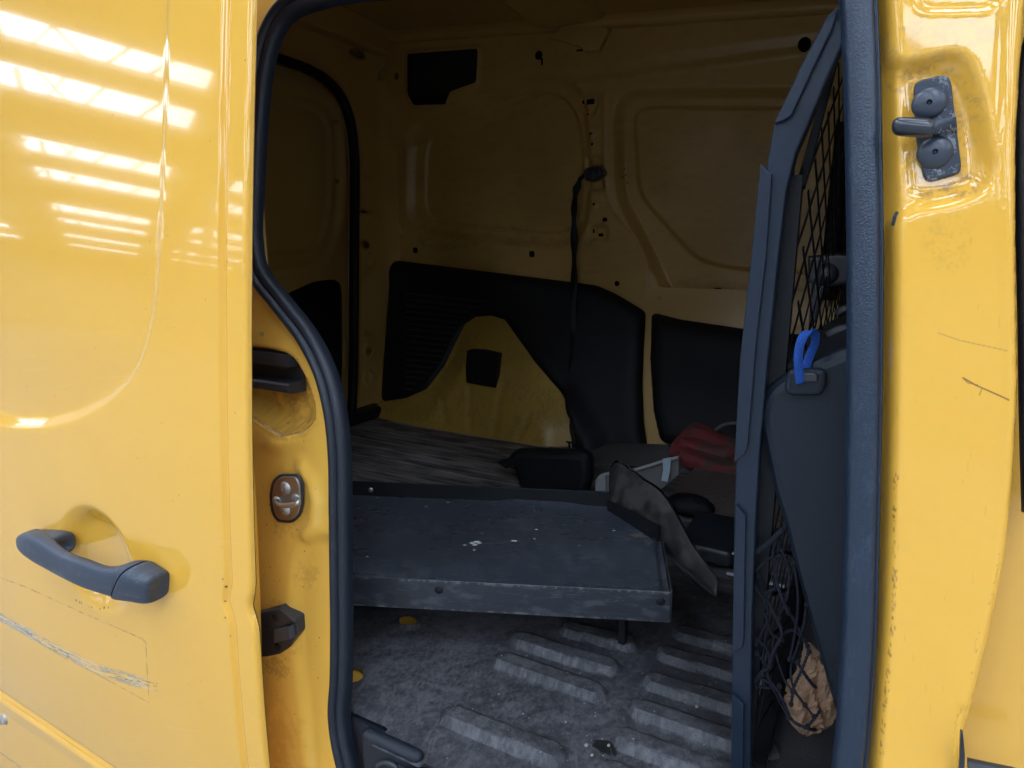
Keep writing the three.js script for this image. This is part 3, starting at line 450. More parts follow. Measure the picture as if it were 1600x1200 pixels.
// ---- floor mat with pressed ribs, worn through in places
const FY = 0.5;
const fl = (px, py, y = FY) => onY(px, py, y);
{
  const caps = [[[788, 1024], [927, 1071], 0], [[814, 992], [950, 1032], 0], [[893, 976], [978, 996], 0], [[710, 1110], [862, 1167], 0], [[1069, 980], [1190, 1010], 1], [[1044, 1013], [1200, 1052], 1], [[1025, 1055], [1200, 1105], 1], [[1005, 1098], [1200, 1163], 1], [[982, 1143], [1200, 1222], 1], [[660, 1205], [800, 1262], 0], [[955, 1195], [1200, 1290], 1]].map(([a, b]) => [xzy(a), xzy(b)]);
  function xzy(q) { const p = fl(q[0], q[1], FY + 0.012); return [p.x, p.z]; }
  const U0 = -1.64, U1 = 0.42, V0 = -1.43, V1 = 0.085;     // x, z
  const holes = [[fl(637, 974), 0.016, 0.013], [fl(548, 1055), 0.019, 0.016]];
  const tear = fl(945, 1166);
  const rl = (x, z) => {
    let h = 0; for (const [a, b] of caps) { const d = lineDist([a, b], x, z); if (d < 0.05) h = Math.max(h, 0.0105 * ss(0.0190, 0.0142, d)); }
    h += 0.0025 * (fbm(x * 9, z * 9, 3) - 0.5); h -= 0.002 * Math.exp(-(((x + 0.228 + 0.003) / 0.0035) ** 2)) + 0.0035 * ss(-0.232, -0.226, x) * 0.6;
    h -= 0.0012 * Math.exp(-(((x + 0.262) / 0.004) ** 2));
    if (z < -0.55 && x < -0.3) h += 0.004 * ss(0.3, 0.6, Math.sin((z + 0.02 * Math.sin(x * 3)) * 55) * 0.5 + 0.5);
    return h;
  };
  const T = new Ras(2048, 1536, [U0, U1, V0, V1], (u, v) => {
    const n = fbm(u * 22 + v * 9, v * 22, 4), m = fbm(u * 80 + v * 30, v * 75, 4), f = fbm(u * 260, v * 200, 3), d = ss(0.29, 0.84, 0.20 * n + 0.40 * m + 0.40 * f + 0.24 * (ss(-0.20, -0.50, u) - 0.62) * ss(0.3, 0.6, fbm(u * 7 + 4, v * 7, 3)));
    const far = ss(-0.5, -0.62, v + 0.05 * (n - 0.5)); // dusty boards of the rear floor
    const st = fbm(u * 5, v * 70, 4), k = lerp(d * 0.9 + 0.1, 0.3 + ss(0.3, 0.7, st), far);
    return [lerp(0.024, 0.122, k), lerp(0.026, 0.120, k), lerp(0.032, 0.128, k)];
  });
  for (const [a, b] of caps) T.blend([Math.min(a[0], b[0]) - 0.03, Math.max(a[0], b[0]) + 0.03, Math.min(a[1], b[1]) - 0.03, Math.max(a[1], b[1]) + 0.03], [0.17, 0.155, 0.14], (u, v) => { const dd = lineDist([a, b], u, v); return 0.12 * ss(0.50, 0.70, fbm(u * 90, v * 130, 4)) * ss(0.015, 0.012, dd); });
  T.blend([tear.x - 0.03, tear.x + 0.03, tear.z - 0.03, tear.z + 0.03], [0.006, 0.006, 0.007], (u, v) => ss(1.05, 0.9, Math.hypot((u - tear.x) / 0.017, (v - tear.z) / 0.012) + 0.5 * (fbm(u * 200, v * 200, 2) - 0.5)));
  for (let k = 0; k < 520; k++) { const x = lerp(-0.6, 0.0, rnd()), z = lerp(-0.35, 0.08, rnd()), q = 0.0004 + 0.0007 * rnd() * rnd(); T.blend([x - q, x + q, z - q, z + q], [0.20, 0.18, 0.155], (u, v) => ss(1, 0.5, Math.hypot(u - x, v - z) / q)); }
  for (let k = 0; k < 70; k++) { const x = lerp(-0.62, -0.05, rnd()), z = lerp(-0.3, 0.06, rnd()), a = 1.2 + 0.8 * (rnd() - 0.5), l = 0.02 + 0.07 * rnd(); T.stroke([[x, z], [x + l * Math.cos(a), z + l * Math.sin(a)]], 0.0007, rnd() < 0.6 ? [0.19, 0.18, 0.175] : [0.02, 0.02, 0.022], () => 0.35); }
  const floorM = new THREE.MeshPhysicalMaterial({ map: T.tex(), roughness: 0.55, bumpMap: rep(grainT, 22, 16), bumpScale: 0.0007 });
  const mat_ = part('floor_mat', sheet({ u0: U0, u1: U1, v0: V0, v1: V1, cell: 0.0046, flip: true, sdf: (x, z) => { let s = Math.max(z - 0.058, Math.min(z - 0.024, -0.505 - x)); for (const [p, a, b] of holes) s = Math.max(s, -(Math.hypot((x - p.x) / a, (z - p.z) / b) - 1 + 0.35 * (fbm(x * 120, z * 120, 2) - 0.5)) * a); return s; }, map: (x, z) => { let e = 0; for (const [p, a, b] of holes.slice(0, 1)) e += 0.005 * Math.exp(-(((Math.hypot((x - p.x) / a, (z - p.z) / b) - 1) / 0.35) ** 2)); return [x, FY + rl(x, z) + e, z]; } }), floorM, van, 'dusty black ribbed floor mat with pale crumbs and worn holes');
  part('floor_pan', bx(U0, U1, FY - 0.03, FY - 0.008, V0, -0.03), plainPaint, van);
  // worn boards on the rear floor, lengthways
  for (let k = 0; k < 6; k++) {
    const za = -0.60 - k * 0.112, w = 0.108, L0 = -1.60, L1 = -0.70 + 0.02 * rnd();
    const WT = new Ras(512, 64, [0, 1, 0, 1], (u, v) => { const g2 = fbm(u * 12 + k * 7, v * 5 + k * 3, 5), st = fbm(u * 4 + k, v * 22 + k * 11, 5), q = ss(0.3, 0.72, 0.45 * g2 + 0.55 * st), t = 0.8 + 0.1 * (k % 3); return [lerp(0.055, 0.34, q) * t, lerp(0.050, 0.315, q) * t, lerp(0.048, 0.30, q) * t]; });
    part('floor_board', bx(L0, L1, FY - 0.004, FY + 0.009 + 0.002 * rnd(), za - w, za, 0.003), new THREE.MeshPhysicalMaterial({ map: WT.tex(), roughness: 0.75, bumpMap: rep(grainT, 4, 1), bumpScale: 0.001 }), van);
  }
  // sill trim at the lower left
  const bz = 0.055, bxl = onZ(562, 1165, bz).x, bxr = onZ(652, 1165, bz).x, byt = onZ(600, 1160, bz).y, bzb = onY(590, 1134, byt).z;
  part('sill_trim', merge([bx(bxl, bxr, 0.28, byt, bzb, bz, 0.011), bx(bxr - 0.02, 0.02, FY - 0.16, FY - 0.004, 0.0585, 0.085, 0.006), bx(bxr - 0.03, 0.02, FY - 0.16, FY - 0.01, -0.010, 0.0575), bx(-0.575, bxr - 0.02, FY - 0.16, FY - 0.006, 0.0, 0.028)]), sealMat, van, 'scuffed grey plastic sill trim');
  part('trim_clip', tube([onZ(588, 1218, 0.056), onZ(589, 1198, 0.057), onZ(603, 1191, 0.057), onZ(618, 1198, 0.057), onZ(626, 1218, 0.056)], 0.0035, 8, 20), plasticPlain, van);
  // crumbs that stand up from the mat
  const cr = []; for (let k = 0; k < 90; k++) { const px = 690 + 460 * rnd(), py = 1000 + 195 * rnd(), p = fl(px, py); const q = 0.0005 + 0.0009 * rnd() * rnd(); cr.push(new THREE.IcosahedronGeometry(q, 0).scale(1, 0.7, 1.3).rotateY(rnd() * 3).translate(p.x, FY + rl(p.x, p.z) + q * 0.4, p.z)); }
  for (const [px, py, q] of [[1089, 1102, 0.0024], [916, 1164, 0.0026], [925, 1180, 0.0022], [951, 1165, 0.0022], [884, 1128, 0.0018], [817, 1115, 0.0013]]) { const p = fl(px, py); cr.push(new THREE.IcosahedronGeometry(q, 0).scale(1, 0.7, 1.3).translate(p.x, FY + rl(p.x, p.z) + q * 0.4, p.z)); }
  single('crumbs', merge(cr), mat([0.30, 0.27, 0.22], 0.85), 'pale crumbs and grit scattered over the ribbed floor mat', 'debris', 'stuff');
}

// ---- far side wall of the load bay
const FZ = -1.4;
const wl = (px, py) => xy(onZ(px, py, FZ));
const wp = (px, r = 0) => new Poly(px.map(q => wl(...q)), r);
{
  const U0 = -1.66, U1 = 0.75, V0 = 0.42, V1 = 1.86;
  const w1 = wp([[659, 330], [660, 240], [668, 212], [692, 193], [740, 172], [800, 150], [845, 141], [878, 150], [899, 182], [907, 245], [905, 310], [895, 350], [872, 365], [760, 354], [680, 346]], 0.05);
  const w1o = wp([[640, 345], [641, 225], [655, 195], [700, 172], [780, 138], [850, 120], [895, 130], [912, 170], [918, 250], [916, 330], [905, 372], [870, 382], [690, 366]], 0.06);
  const w2 = wp([[986, 185], [990, 172], [1005, 165], [1220, 166], [1500, 170], [1500, 440], [1150, 420], [1110, 412], [1082, 402], [1000, 310], [993, 290]], 0.05);
  const w2o = wp([[964, 180], [972, 158], [990, 146], [1220, 146], [1500, 150], [1500, 560], [1165, 515], [1100, 502], [1062, 482], [1040, 452], [1027, 422], [996, 356], [971, 312], [967, 280]], 0.06);
  const rail = wl(1000, 109)[1], railL = wl(700, 165);
  const bead = [[944, 150], [945, 240], [948, 300], [960, 330], [996, 370], [1012, 405], [1008, 480]].map(q => wl(...q));
  const bead2 = [[1030, 395], [1046, 440], [1068, 480], [1110, 500]].map(q => wl(...q));
  const flap = wp([[646, 88], [755, 80], [752, 132], [712, 146], [704, 166], [655, 167], [646, 150]], 0.01);
  const dent = wp([[612, 352], [628, 350], [632, 362], [614, 366]], 0.012), dent2 = wp([[912, 244], [938, 244], [944, 296], [916, 298]], 0.01), dent3 = wp([[920, 355], [948, 353], [950, 373], [922, 374]], 0.01), dent4 = wp([[905, 148], [934, 146], [936, 160], [925, 182], [908, 172]], 0.01);
  const bumpO = wl(1117, 457), boss = [[929, 319], [924, 209], [1031, 468]].map(q => wl(...q));
  const H2 = [[649, 391, 5, 5], [831, 397, 5, 5], [921, 158, 7, 4], [945, 343, 4, 3], [926, 361, 1.7, 3.6], [937, 367, 4.5, 2.6], [913, 82, 7, 1.6], [925, 225, 2.5, 1.6], [1118, 455, 6, 4.5], [853, 100, 1.8, 5]], HC = [[964, 443, 4.2], [1031, 468, 2.4], [908, 158, 2.6], [917, 178, 2], [924, 209, 2.2], [929, 319, 2.2], [848, 90, 6.5], [627, 122, 6], [970, 262, 1.6], [972, 272, 1.6], [968, 276, 1.6], [974, 284, 1.6], [1258, 72, 8]];
  const sc = (px, py) => 1 / 505; const hs = H2.map(h => [...wl(h[0], h[1]), h[2] * sc(), h[3] * sc()]), hc = HC.map(h => [...wl(h[0], h[1]), h[2] * sc()]);
  const sdf = (x, y) => { let s = -1; for (const [a, b, c, d] of hs) { const q = Math.max(Math.abs(x - a) - c, Math.abs(y - b) - d); if (q < 0.05) s = Math.max(s, -q); } for (const [a, b, c] of hc) { const q = Math.hypot(x - a, y - b) - c; if (q < 0.05) s = Math.max(s, -q); } s = Math.max(s, -flap.sd(x, y)); return s; };
  const rl = (x, y) => {
    let r = 0; r -= 0.022 * ss(0.020, -0.014, w1o.sd(x, y)); r -= 0.008 * ss(0.006, -0.004, w1.sd(x, y));
    r -= 0.034 * ss(0.020, -0.012, w2o.sd(x, y)); r -= 0.016 * ss(0.008, -0.004, w2.sd(x, y));
    const cr = y - (x > -0.9 ? rail : rail - (-0.9 - x) * 0.22); r += 0.028 * ss(-0.02, 0.03, cr); r += 0.008 * Math.exp(-((cr / 0.012) ** 2));
    r += 0.005 * Math.exp(-((lineDist(bead, x, y) / 0.008) ** 2));
    for (const d of [dent, dent2, dent3, dent4]) { const q = d.sd(x, y); if (q < 0.03) r -= 0.009 * ss(0.006, -0.006, q); }
    r += 0.012 * Math.exp(-(((x - bumpO[0]) / 0.05) ** 2) - (((y - bumpO[1]) / 0.018) ** 2));
    for (const b of boss) r += 0.006 * Math.exp(-((Math.hypot(x - b[0], y - b[1]) / 0.012) ** 4));
    const f = flap.sd(x, y); if (f < 0.05) r += 0.006 * ss(0.018, 0.004, f);
    return r;
  };
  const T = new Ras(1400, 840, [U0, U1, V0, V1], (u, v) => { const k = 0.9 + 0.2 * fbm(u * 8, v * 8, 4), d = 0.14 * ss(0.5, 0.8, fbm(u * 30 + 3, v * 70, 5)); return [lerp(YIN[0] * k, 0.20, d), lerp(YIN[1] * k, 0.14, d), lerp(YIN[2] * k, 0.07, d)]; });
  T.blend([-0.62, 0.1, 0.92, 1.05], [0.14, 0.10, 0.06], (u, v) => 0.4 * ss(0.42, 0.75, 0.5 * fbm(u * 20, v * 40, 4) + 0.5 * fbm(u * 130, v * 160, 3)) * ss(1.05, 1.0, v));
  T.blend([-1.5, -0.8, 1.10, 1.22], [0.13, 0.10, 0.06], (u, v) => 0.35 * ss(0.42, 0.75, 0.5 * fbm(u * 18, v * 44, 4) + 0.5 * fbm(u * 130, v * 160, 3)) * ss(1.10, 1.13, v) * ss(1.22, 1.18, v));
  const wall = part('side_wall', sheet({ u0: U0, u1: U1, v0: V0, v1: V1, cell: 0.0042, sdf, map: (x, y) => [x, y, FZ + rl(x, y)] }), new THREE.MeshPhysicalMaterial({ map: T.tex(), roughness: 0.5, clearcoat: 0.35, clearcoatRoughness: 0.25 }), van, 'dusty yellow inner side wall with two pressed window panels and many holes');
  // vent flap behind the square opening
  part('vent_flap', merge([plate([[640, 82], [762, 74], [758, 136], [712, 150], [640, 150]], FZ - 0.03, 0.01, 0.003)]), mat([0.03, 0.028, 0.024], 0.6), wall);
  part('vent_flap', merge([plate([[650, 150], [712, 147], [700, 166], [655, 168]], FZ - 0.015, 0.008, 0.002)]), lining, wall);

  // lower half: plastic lining and bare wheel arch stand on a plane that leans inwards
  const zt = y => FZ + 0.015 + 0.15 * ss(1.02, 0.42, y) * 1.15, th = (px, py) => xy(onS(px, py, zt));
  const tp = (px, r = 0) => new Poly(px.map(q => th(...q)), r);
  const archTopP = [[592, 648], [600, 628], [640, 622], [672, 608], [700, 572], [718, 535], [732, 507], [748, 496], [772, 494], [792, 500], [812, 528], [838, 565], [868, 600], [890, 622], [903, 650], [911, 705]];
  const lin1 = tp([[598, 640], [600, 424], [606, 411], [622, 407], [700, 417], [800, 429], [895, 441], [932, 446], [962, 459], [1009, 487], [1006, 540], [1004, 600], [1006, 660], [1012, 700], [905, 730], [590, 660]], 0.012);
  const arch = tp(archTopP.concat([[912, 760], [500, 760], [500, 640]]), 0.0);
  const archIn = tp([[733, 512], [750, 501], [770, 499], [788, 505], [808, 534], [834, 571], [864, 606], [886, 630], [898, 655], [905, 760], [500, 760], [500, 650], [598, 634], [642, 628], [676, 613], [704, 577], [722, 539]], 0.01);
  const indents = [[[705, 622], [713, 655]], [[749, 600], [749, 662]], [[800, 595], [786, 668]], [[838, 645], [824, 675]]].map(l => l.map(q => th(...q)));
  const AU0 = -1.78, AU1 = -0.6, AV0 = 0.44, AV1 = 1.05;
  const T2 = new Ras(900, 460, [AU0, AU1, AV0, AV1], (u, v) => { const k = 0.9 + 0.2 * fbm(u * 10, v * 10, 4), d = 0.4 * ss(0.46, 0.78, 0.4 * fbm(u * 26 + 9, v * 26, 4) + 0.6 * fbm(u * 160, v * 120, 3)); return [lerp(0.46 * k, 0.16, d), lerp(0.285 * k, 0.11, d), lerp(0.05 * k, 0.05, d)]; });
  const am = part('wheel_arch', sheet({ u0: AU0, u1: AU1, v0: AV0, v1: AV1, cell: 0.0075, sdf: (x, y) => arch.sd(x, y) - 0.012, map: (x, y) => { const d = archIn.sd(x, y); let z = zt(y) + 0.012 + 0.05 * ss(0.02, -0.09, d); for (const l of indents) z -= 0.004 * ss(0.018, 0.007, lineDist(l, x, y)); return [x, y, z]; } }), new THREE.MeshPhysicalMaterial({ map: T2.tex(), roughness: 0.5, clearcoat: 0.25, clearcoatRoughness: 0.3 }), van, 'bare yellow wheel arch with a torn black foam square');
  const fo = onZ(753, 576, FZ + 0.17); 
  const foamZ = -1.205;
  part('foam_patch', plate([[729, 548], [735, 546], [752, 547], [778, 553], [775, 580], [773, 606], [750, 602], [728, 598], [727, 575]], foamZ, 0.03, 0.003), lining, am);
  const shellZ = (P) => (x, y, k = 0.030) => { const d = P.sd(x, y); return k * Math.sqrt(clamp(1 - (1 + Math.max(d, -0.05) / 0.05) ** 2, 0, 1)); };
  const s1 = shellZ(lin1);
  const bulge = [[900, 640], [925, 680], [935, 720]].map(q => th(...q));
  const L1 = part('side_lining', sheet({ u0: -1.72, u1: -0.42, v0: 0.44, v1: 1.12, cell: 0.0075, sdf: (x, y) => Math.max(lin1.sd(x, y), -(arch.sd(x, y) - 0.004)), map: (x, y) => [x, y, zt(y) + s1(x, y) - 0.012 * ss(0.02, 0, arch.sd(x, y)) + 0.05 * Math.exp(-((lineDist(bulge, x, y) / 0.05) ** 2))] }), lining, van, 'large black plastic lining panel with a ribbed grille beside the wheel arch');
  const lin2 = tp([[1018, 493], [1024, 489], [1062, 499], [1165, 514], [1420, 540], [1420, 760], [1165, 700], [1046, 694], [1032, 688], [1021, 640], [1016, 560]], 0.012), s2 = shellZ(lin2);
  part('front_lining', sheet({ u0: -0.62, u1: 0.45, v0: 0.40, v1: 1.05, cell: 0.009, sdf: (x, y) => lin2.sd(x, y), map: (x, y) => [x, y, zt(y) + s2(x, y)] }), lining, van, 'smaller black plastic lining panel nearer the cab');
  part('hole_shade_sheet', bx(-1.66, 1.2, 0.42, 1.86, FZ - 0.085, FZ - 0.075), mat([0.008, 0.008, 0.008], 0.9), van);  // black sheet added behind the wall, stands in for shade inside the holes
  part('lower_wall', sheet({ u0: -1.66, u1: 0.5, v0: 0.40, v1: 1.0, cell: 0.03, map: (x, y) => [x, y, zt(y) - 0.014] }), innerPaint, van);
  // grille ribs
  for (let k = 0; k < 17; k++) {
    const py = 459 + k * 9.3; let xe = 646; while (xe < 757 && arch.sd(...th(xe + 4, py + (xe - 634) * 0.1)) > 0.035) xe += 2; const a = onS(634, py, y => zt(y) + 0.031), b = onS(xe, py + (xe - 634) * 0.10, y => zt(y) + 0.031);
    part('grille_rib', tube([a, b], 0.0035, 6), plasticPlain, L1);
  }
  // ledge along the foot of the lining
  const ledge = []; for (let k = 0; k <= 20; k++) { const px = lerp(905, 1230, k / 20); const t = onS(px, lerp(690, 700, k / 20), y => zt(y) + 0.01), b = fl(px, lerp(725, 742, k / 20)); ledge.push([t, t.clone().lerp(b, 0.15).add(V(0, 0.012, 0.01)), t.clone().lerp(b, 0.6).add(V(0, 0.012, 0)), b.add(V(0, 0.003, 0))]); }
  part('mat_upturn', gridGeo(ledge), mat([0.06, 0.056, 0.054], 0.75, { bumpMap: rep(grainT, 8), bumpScale: 0.0006 }), van, 'grey turned-up edge of the floor mat');
  // black trim of the far cab pillar seen through the mesh
  part('cab_trim', merge([plate([[1306, 190], [1330, 185], [1322, 300], [1312, 400], [1306, 470], [1280, 470], [1286, 380], [1296, 280]], FZ + 0.09, 0.08, 0.015), plate([[1318, 180], [1345, 180], [1322, 420], [1300, 420]], FZ + 0.07, 0.05, 0.01)]), lining, van);
  // roof: pressed panel, rail lip and cross bow
  const ry = x => 1.705 - (x + 0.2) * 0.088;
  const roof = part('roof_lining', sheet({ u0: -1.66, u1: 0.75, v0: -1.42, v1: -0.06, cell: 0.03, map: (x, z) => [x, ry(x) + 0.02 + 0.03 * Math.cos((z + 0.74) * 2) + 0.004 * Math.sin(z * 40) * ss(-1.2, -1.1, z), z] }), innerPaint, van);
  const lip = []; for (let k = 0; k <= 40; k++) { const x = lerp(-1.62, 0.75, k / 40), y = ry(x); lip.push([V(x, y + 0.03, FZ + 0.05), V(x, y + 0.012, FZ + 0.058), V(x, y, FZ + 0.052), V(x, y - 0.006, FZ + 0.04), V(x, y - 0.004, FZ + 0.02), V(x, y - 0.012, FZ + 0.012), V(x, y - 0.03, FZ + 0.01)]); }
  part('roof_rail', gridGeo(lip), innerPaint, van);
  const bow = []; for (let k = 0; k <= 24; k++) { const z = lerp(-1.385, -0.12, k / 24), y = ry(-0.86) + 0.02 + 0.03 * Math.cos((z + 0.74) * 2), d = lerp(0.014, 0.062, ss(-1.39, -1.22, z)); bow.push([[-0.955, 0.01], [-0.945, -d * 0.8], [-0.925, -d], [-0.80, -d], [-0.775, -d * 0.8], [-0.765, 0.01]].map(q => V(q[0], y + q[1], z))); }
  part('roof_bow', gridGeo(bow), innerPaint, van);
  const gp = [[852, 62], [905, 78], [938, 76], [950, 45], [935, 38]].map(q => onZ(q[0], q[1], FZ + 0.045));
  part('bow_bracket', plate([[858, 58], [905, 72], [912, 80], [935, 78], [951, 46], [938, 34], [880, 40]], FZ + 0.05, 0.03, 0.006), innerPaint, van);
}

// ---- rear end: frame with holes, seal and the rear door behind it
const RX = -1.62;
{
  const rx = (px, py, x = RX) => { const p = onX(px, py, x); return [-p.z, p.y]; };     // (distance into the van, height)
  const rp = (px, r = 0, x = RX) => new Poly(px.map(q => rx(...q, x)), r);
  const door = rp([[330, 60], [405, 84], [470, 104], [505, 122], [530, 150], [545, 190], [551, 250], [550, 400], [549, 560], [546, 660], [330, 700]], 0.05);
  const hc = [[580, 254, 3, 3], [573, 277, 4.5, 5], [578, 309, 2.6, 3], [575, 358, 1.6, 4], [582, 358, 3, 3], [570, 382, 6, 8], [574, 522, 5, 7], [576, 549, 4, 6], [558, 85, 10, 9]].map(q => [...rx(q[0], q[1]), q[2], q[3]]), hr = [[572, 196, 3, 4.5], [569, 330, 3, 3]].map(q => [...rx(q[0], q[1]), q[2], q[3]]);
  const slant = rp([[588, 124], [592, 110], [600, 100], [605, 104], [603, 118], [594, 128]], 0.02);
  const k1 = 1 / 250, k2 = 1 / 480;                            // foreshortened across, about true in height
  const dn = [[576, 405], [576, 549], [575, 590]].map(q => rx(...q));
  const sdf = (u, v) => { let s = -door.sd(u, v) ; for (const [a, b, c, d] of hc) { const q = (Math.hypot((u - a) / (c * k1), (v - b) / (d * k2)) - 1) * c * k1; if (q < 0.05) s = Math.max(s, -q); } for (const [a, b, c, d] of hr) s = Math.max(s, -Math.max(Math.abs(u - a) - c * k1, Math.abs(v - b) - d * k2)); return Math.max(s, -slant.sd(u, v)); };
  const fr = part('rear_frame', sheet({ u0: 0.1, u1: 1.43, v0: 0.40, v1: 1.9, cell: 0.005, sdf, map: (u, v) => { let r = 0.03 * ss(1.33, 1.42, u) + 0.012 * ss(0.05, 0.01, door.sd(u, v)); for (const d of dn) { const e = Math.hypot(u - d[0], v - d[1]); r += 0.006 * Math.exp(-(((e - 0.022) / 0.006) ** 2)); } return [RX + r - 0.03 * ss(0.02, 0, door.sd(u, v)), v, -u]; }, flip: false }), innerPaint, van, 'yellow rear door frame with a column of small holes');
  const path = door.p.map(q => V(RX + 0.012, q[1], -q[0])); 
  part('rear_seal', sweep(path.slice(0, -1), [[-0.016, -0.01], [-0.016, 0.01], [-0.006, 0.018], [0.006, 0.016], [0.012, 0.004], [0.012, -0.01]], () => V(1, 0, 0)), lining, van);
  const DX = RX - 0.06, pan = rp([[330, 130], [420, 152], [488, 165], [512, 178], [521, 210], [521, 300], [517, 350], [500, 382], [485, 392], [400, 398], [330, 400]], 0.05, DX), panO = rp([[330, 100], [420, 130], [500, 148], [526, 165], [534, 210], [534, 320], [524, 375], [505, 408], [400, 420], [330, 425]], 0.05, DX);
  const hd = [[529, 190], [531, 283]].map(q => rx(...q, DX));
  const rd = part('rear_door', sheet({ u0: 0.1, u1: 1.45, v0: 0.40, v1: 1.9, cell: 0.009, sdf: (u, v) => { let s = -1; for (const h of hd) s = Math.max(s, -(Math.hypot((u - h[0]) / 1.4, v - h[1]) - 0.009)); return s; }, map: (u, v) => [DX - 0.018 * ss(0.02, -0.012, panO.sd(u, v)) - 0.008 * ss(0.008, -0.004, pan.sd(u, v)), v, -u] }), innerPaint, van);
  const dl = rp([[330, 500], [420, 480], [450, 458], [490, 440], [524, 436], [534, 446], [535, 560], [532, 640], [330, 700]], 0.03, DX);
  part('door_lining', sheet({ u0: 0.1, u1: 1.45, v0: 0.40, v1: 1.2, cell: 0.012, sdf: (u, v) => dl.sd(u, v), map: (u, v) => [DX + 0.018 * ss(0, -0.03, dl.sd(u, v)), v, -u] }), lining, rd, 'black lining on the lower rear door');
  part('rear_header', bx(RX - 0.05, RX + 0.05, 1.78, 1.9, -1.36, -0.1, 0.012), innerPaint, van);
  part('rear_step', bx(RX - 0.03, RX + 0.07, 0.42, 0.545, -1.3, -0.1, 0.02), lining, van);
}

// ---- steel bulkhead with expanded mesh
{
  const z0 = -0.10, q = (px, py, dz = 0) => onZ(px, py, z0 + dz), bh = [];
  const post = plate([[1314, 8], [1320, 8], [1316, 70], [1290, 130], [1262, 196], [1243, 240], [1228, 300], [1214, 420], [1200, 560], [1187, 700], [1180, 820], [1175, 960], [1173, 1100], [1172, 1290], [1140, 1290], [1143, 1100], [1147, 800], [1153, 660], [1170, 470], [1188, 310], [1199, 252], [1209, 194], [1250, 105], [1292, 24]], z0, 0.022, 0.002);
  const B = part('bulkhead_post', post, blackSteel, van, 'black folded steel edge of the bulkhead');
  const fl1 = [[[1188, 256], [1206, 272], [1197, 400], [1183, 520], [1168, 700], [1163, 710], [1147, 723], [1156, 560], [1174, 400]], [[1150, 789], [1165, 806], [1162, 1000], [1160, 1012], [1144, 1021], [1146, 900]], [[1144, 1084], [1162, 1102], [1160, 1290], [1140, 1290]], [[1209, 193], [1292, 26], [1311, 9], [1300, 46], [1290, 66], [1236, 181], [1224, 188]]];
  for (const f of fl1) part('flange', plate(f, z0 + 0.006, 0.005, 0.0012), blackSteel, B);
  part('frame_channel', plate([[1226, 250], [1240, 246], [1226, 420], [1213, 540], [1200, 560], [1212, 420]], z0 - 0.03, 0.02, 0.002), darkSteel, B);
  // expanded metal: strands of two slopes in the plane of the bulkhead
  const X = q(1222, 420).x + 0.012, zA = -0.125, zB = -1.36, yA = 0.52, yTop = z => 1.62 - 0.0 * z, wires = [], pitch = 0.118, slope = 0.46;
  const clipY = z => lerp(1.20, 1.60, clamp((zA - z) / 0.62));
  for (const s of [1, -1]) for (let c = -0.4; c < 2.6; c += pitch * slope) {
    const pts = []; for (let k = 0; k <= 60; k++) { const z = lerp(zA, zB, k / 60), y = c + s * slope * (z - zA) ; if (y > yA && y < clipY(z)) pts.push(V(X + 0.003 * s, y, z)); }
    if (pts.length > 1) wires.push(sweep([pts[0], pts[pts.length - 1]], [[-0.0008, -0.0020], [0.0008, -0.0020], [0.0008, 0.0020], [-0.0008, 0.0020]], () => V(0, 1, 0)));
  }
  const m = part('wire_mesh', merge(wires), darkSteel, van, 'black expanded metal mesh of the bulkhead'); m.userData.kind = 'stuff';
  part('mesh_frame', merge([bx(X - 0.012, X + 0.012, yA - 0.03, yA, zB, zA), bx(X - 0.012, X + 0.012, 1.59, 1.61, zB, zA - 0.62), bx(X - 0.012, X + 0.012, yA, 1.62, zB - 0.02, zB), sweep([V(X - 0.004, 1.18, zA), V(X - 0.004, 1.60, zA - 0.63)], [[-0.004, -0.004], [0.004, -0.004], [0.004, 0.004], [-0.004, 0.004]], () => V(1, 0, 0)), bx(X - 0.022, X - 0.003, yA, 1.19, zA - 0.012, zA + 0.003)]), darkSteel, van);
}

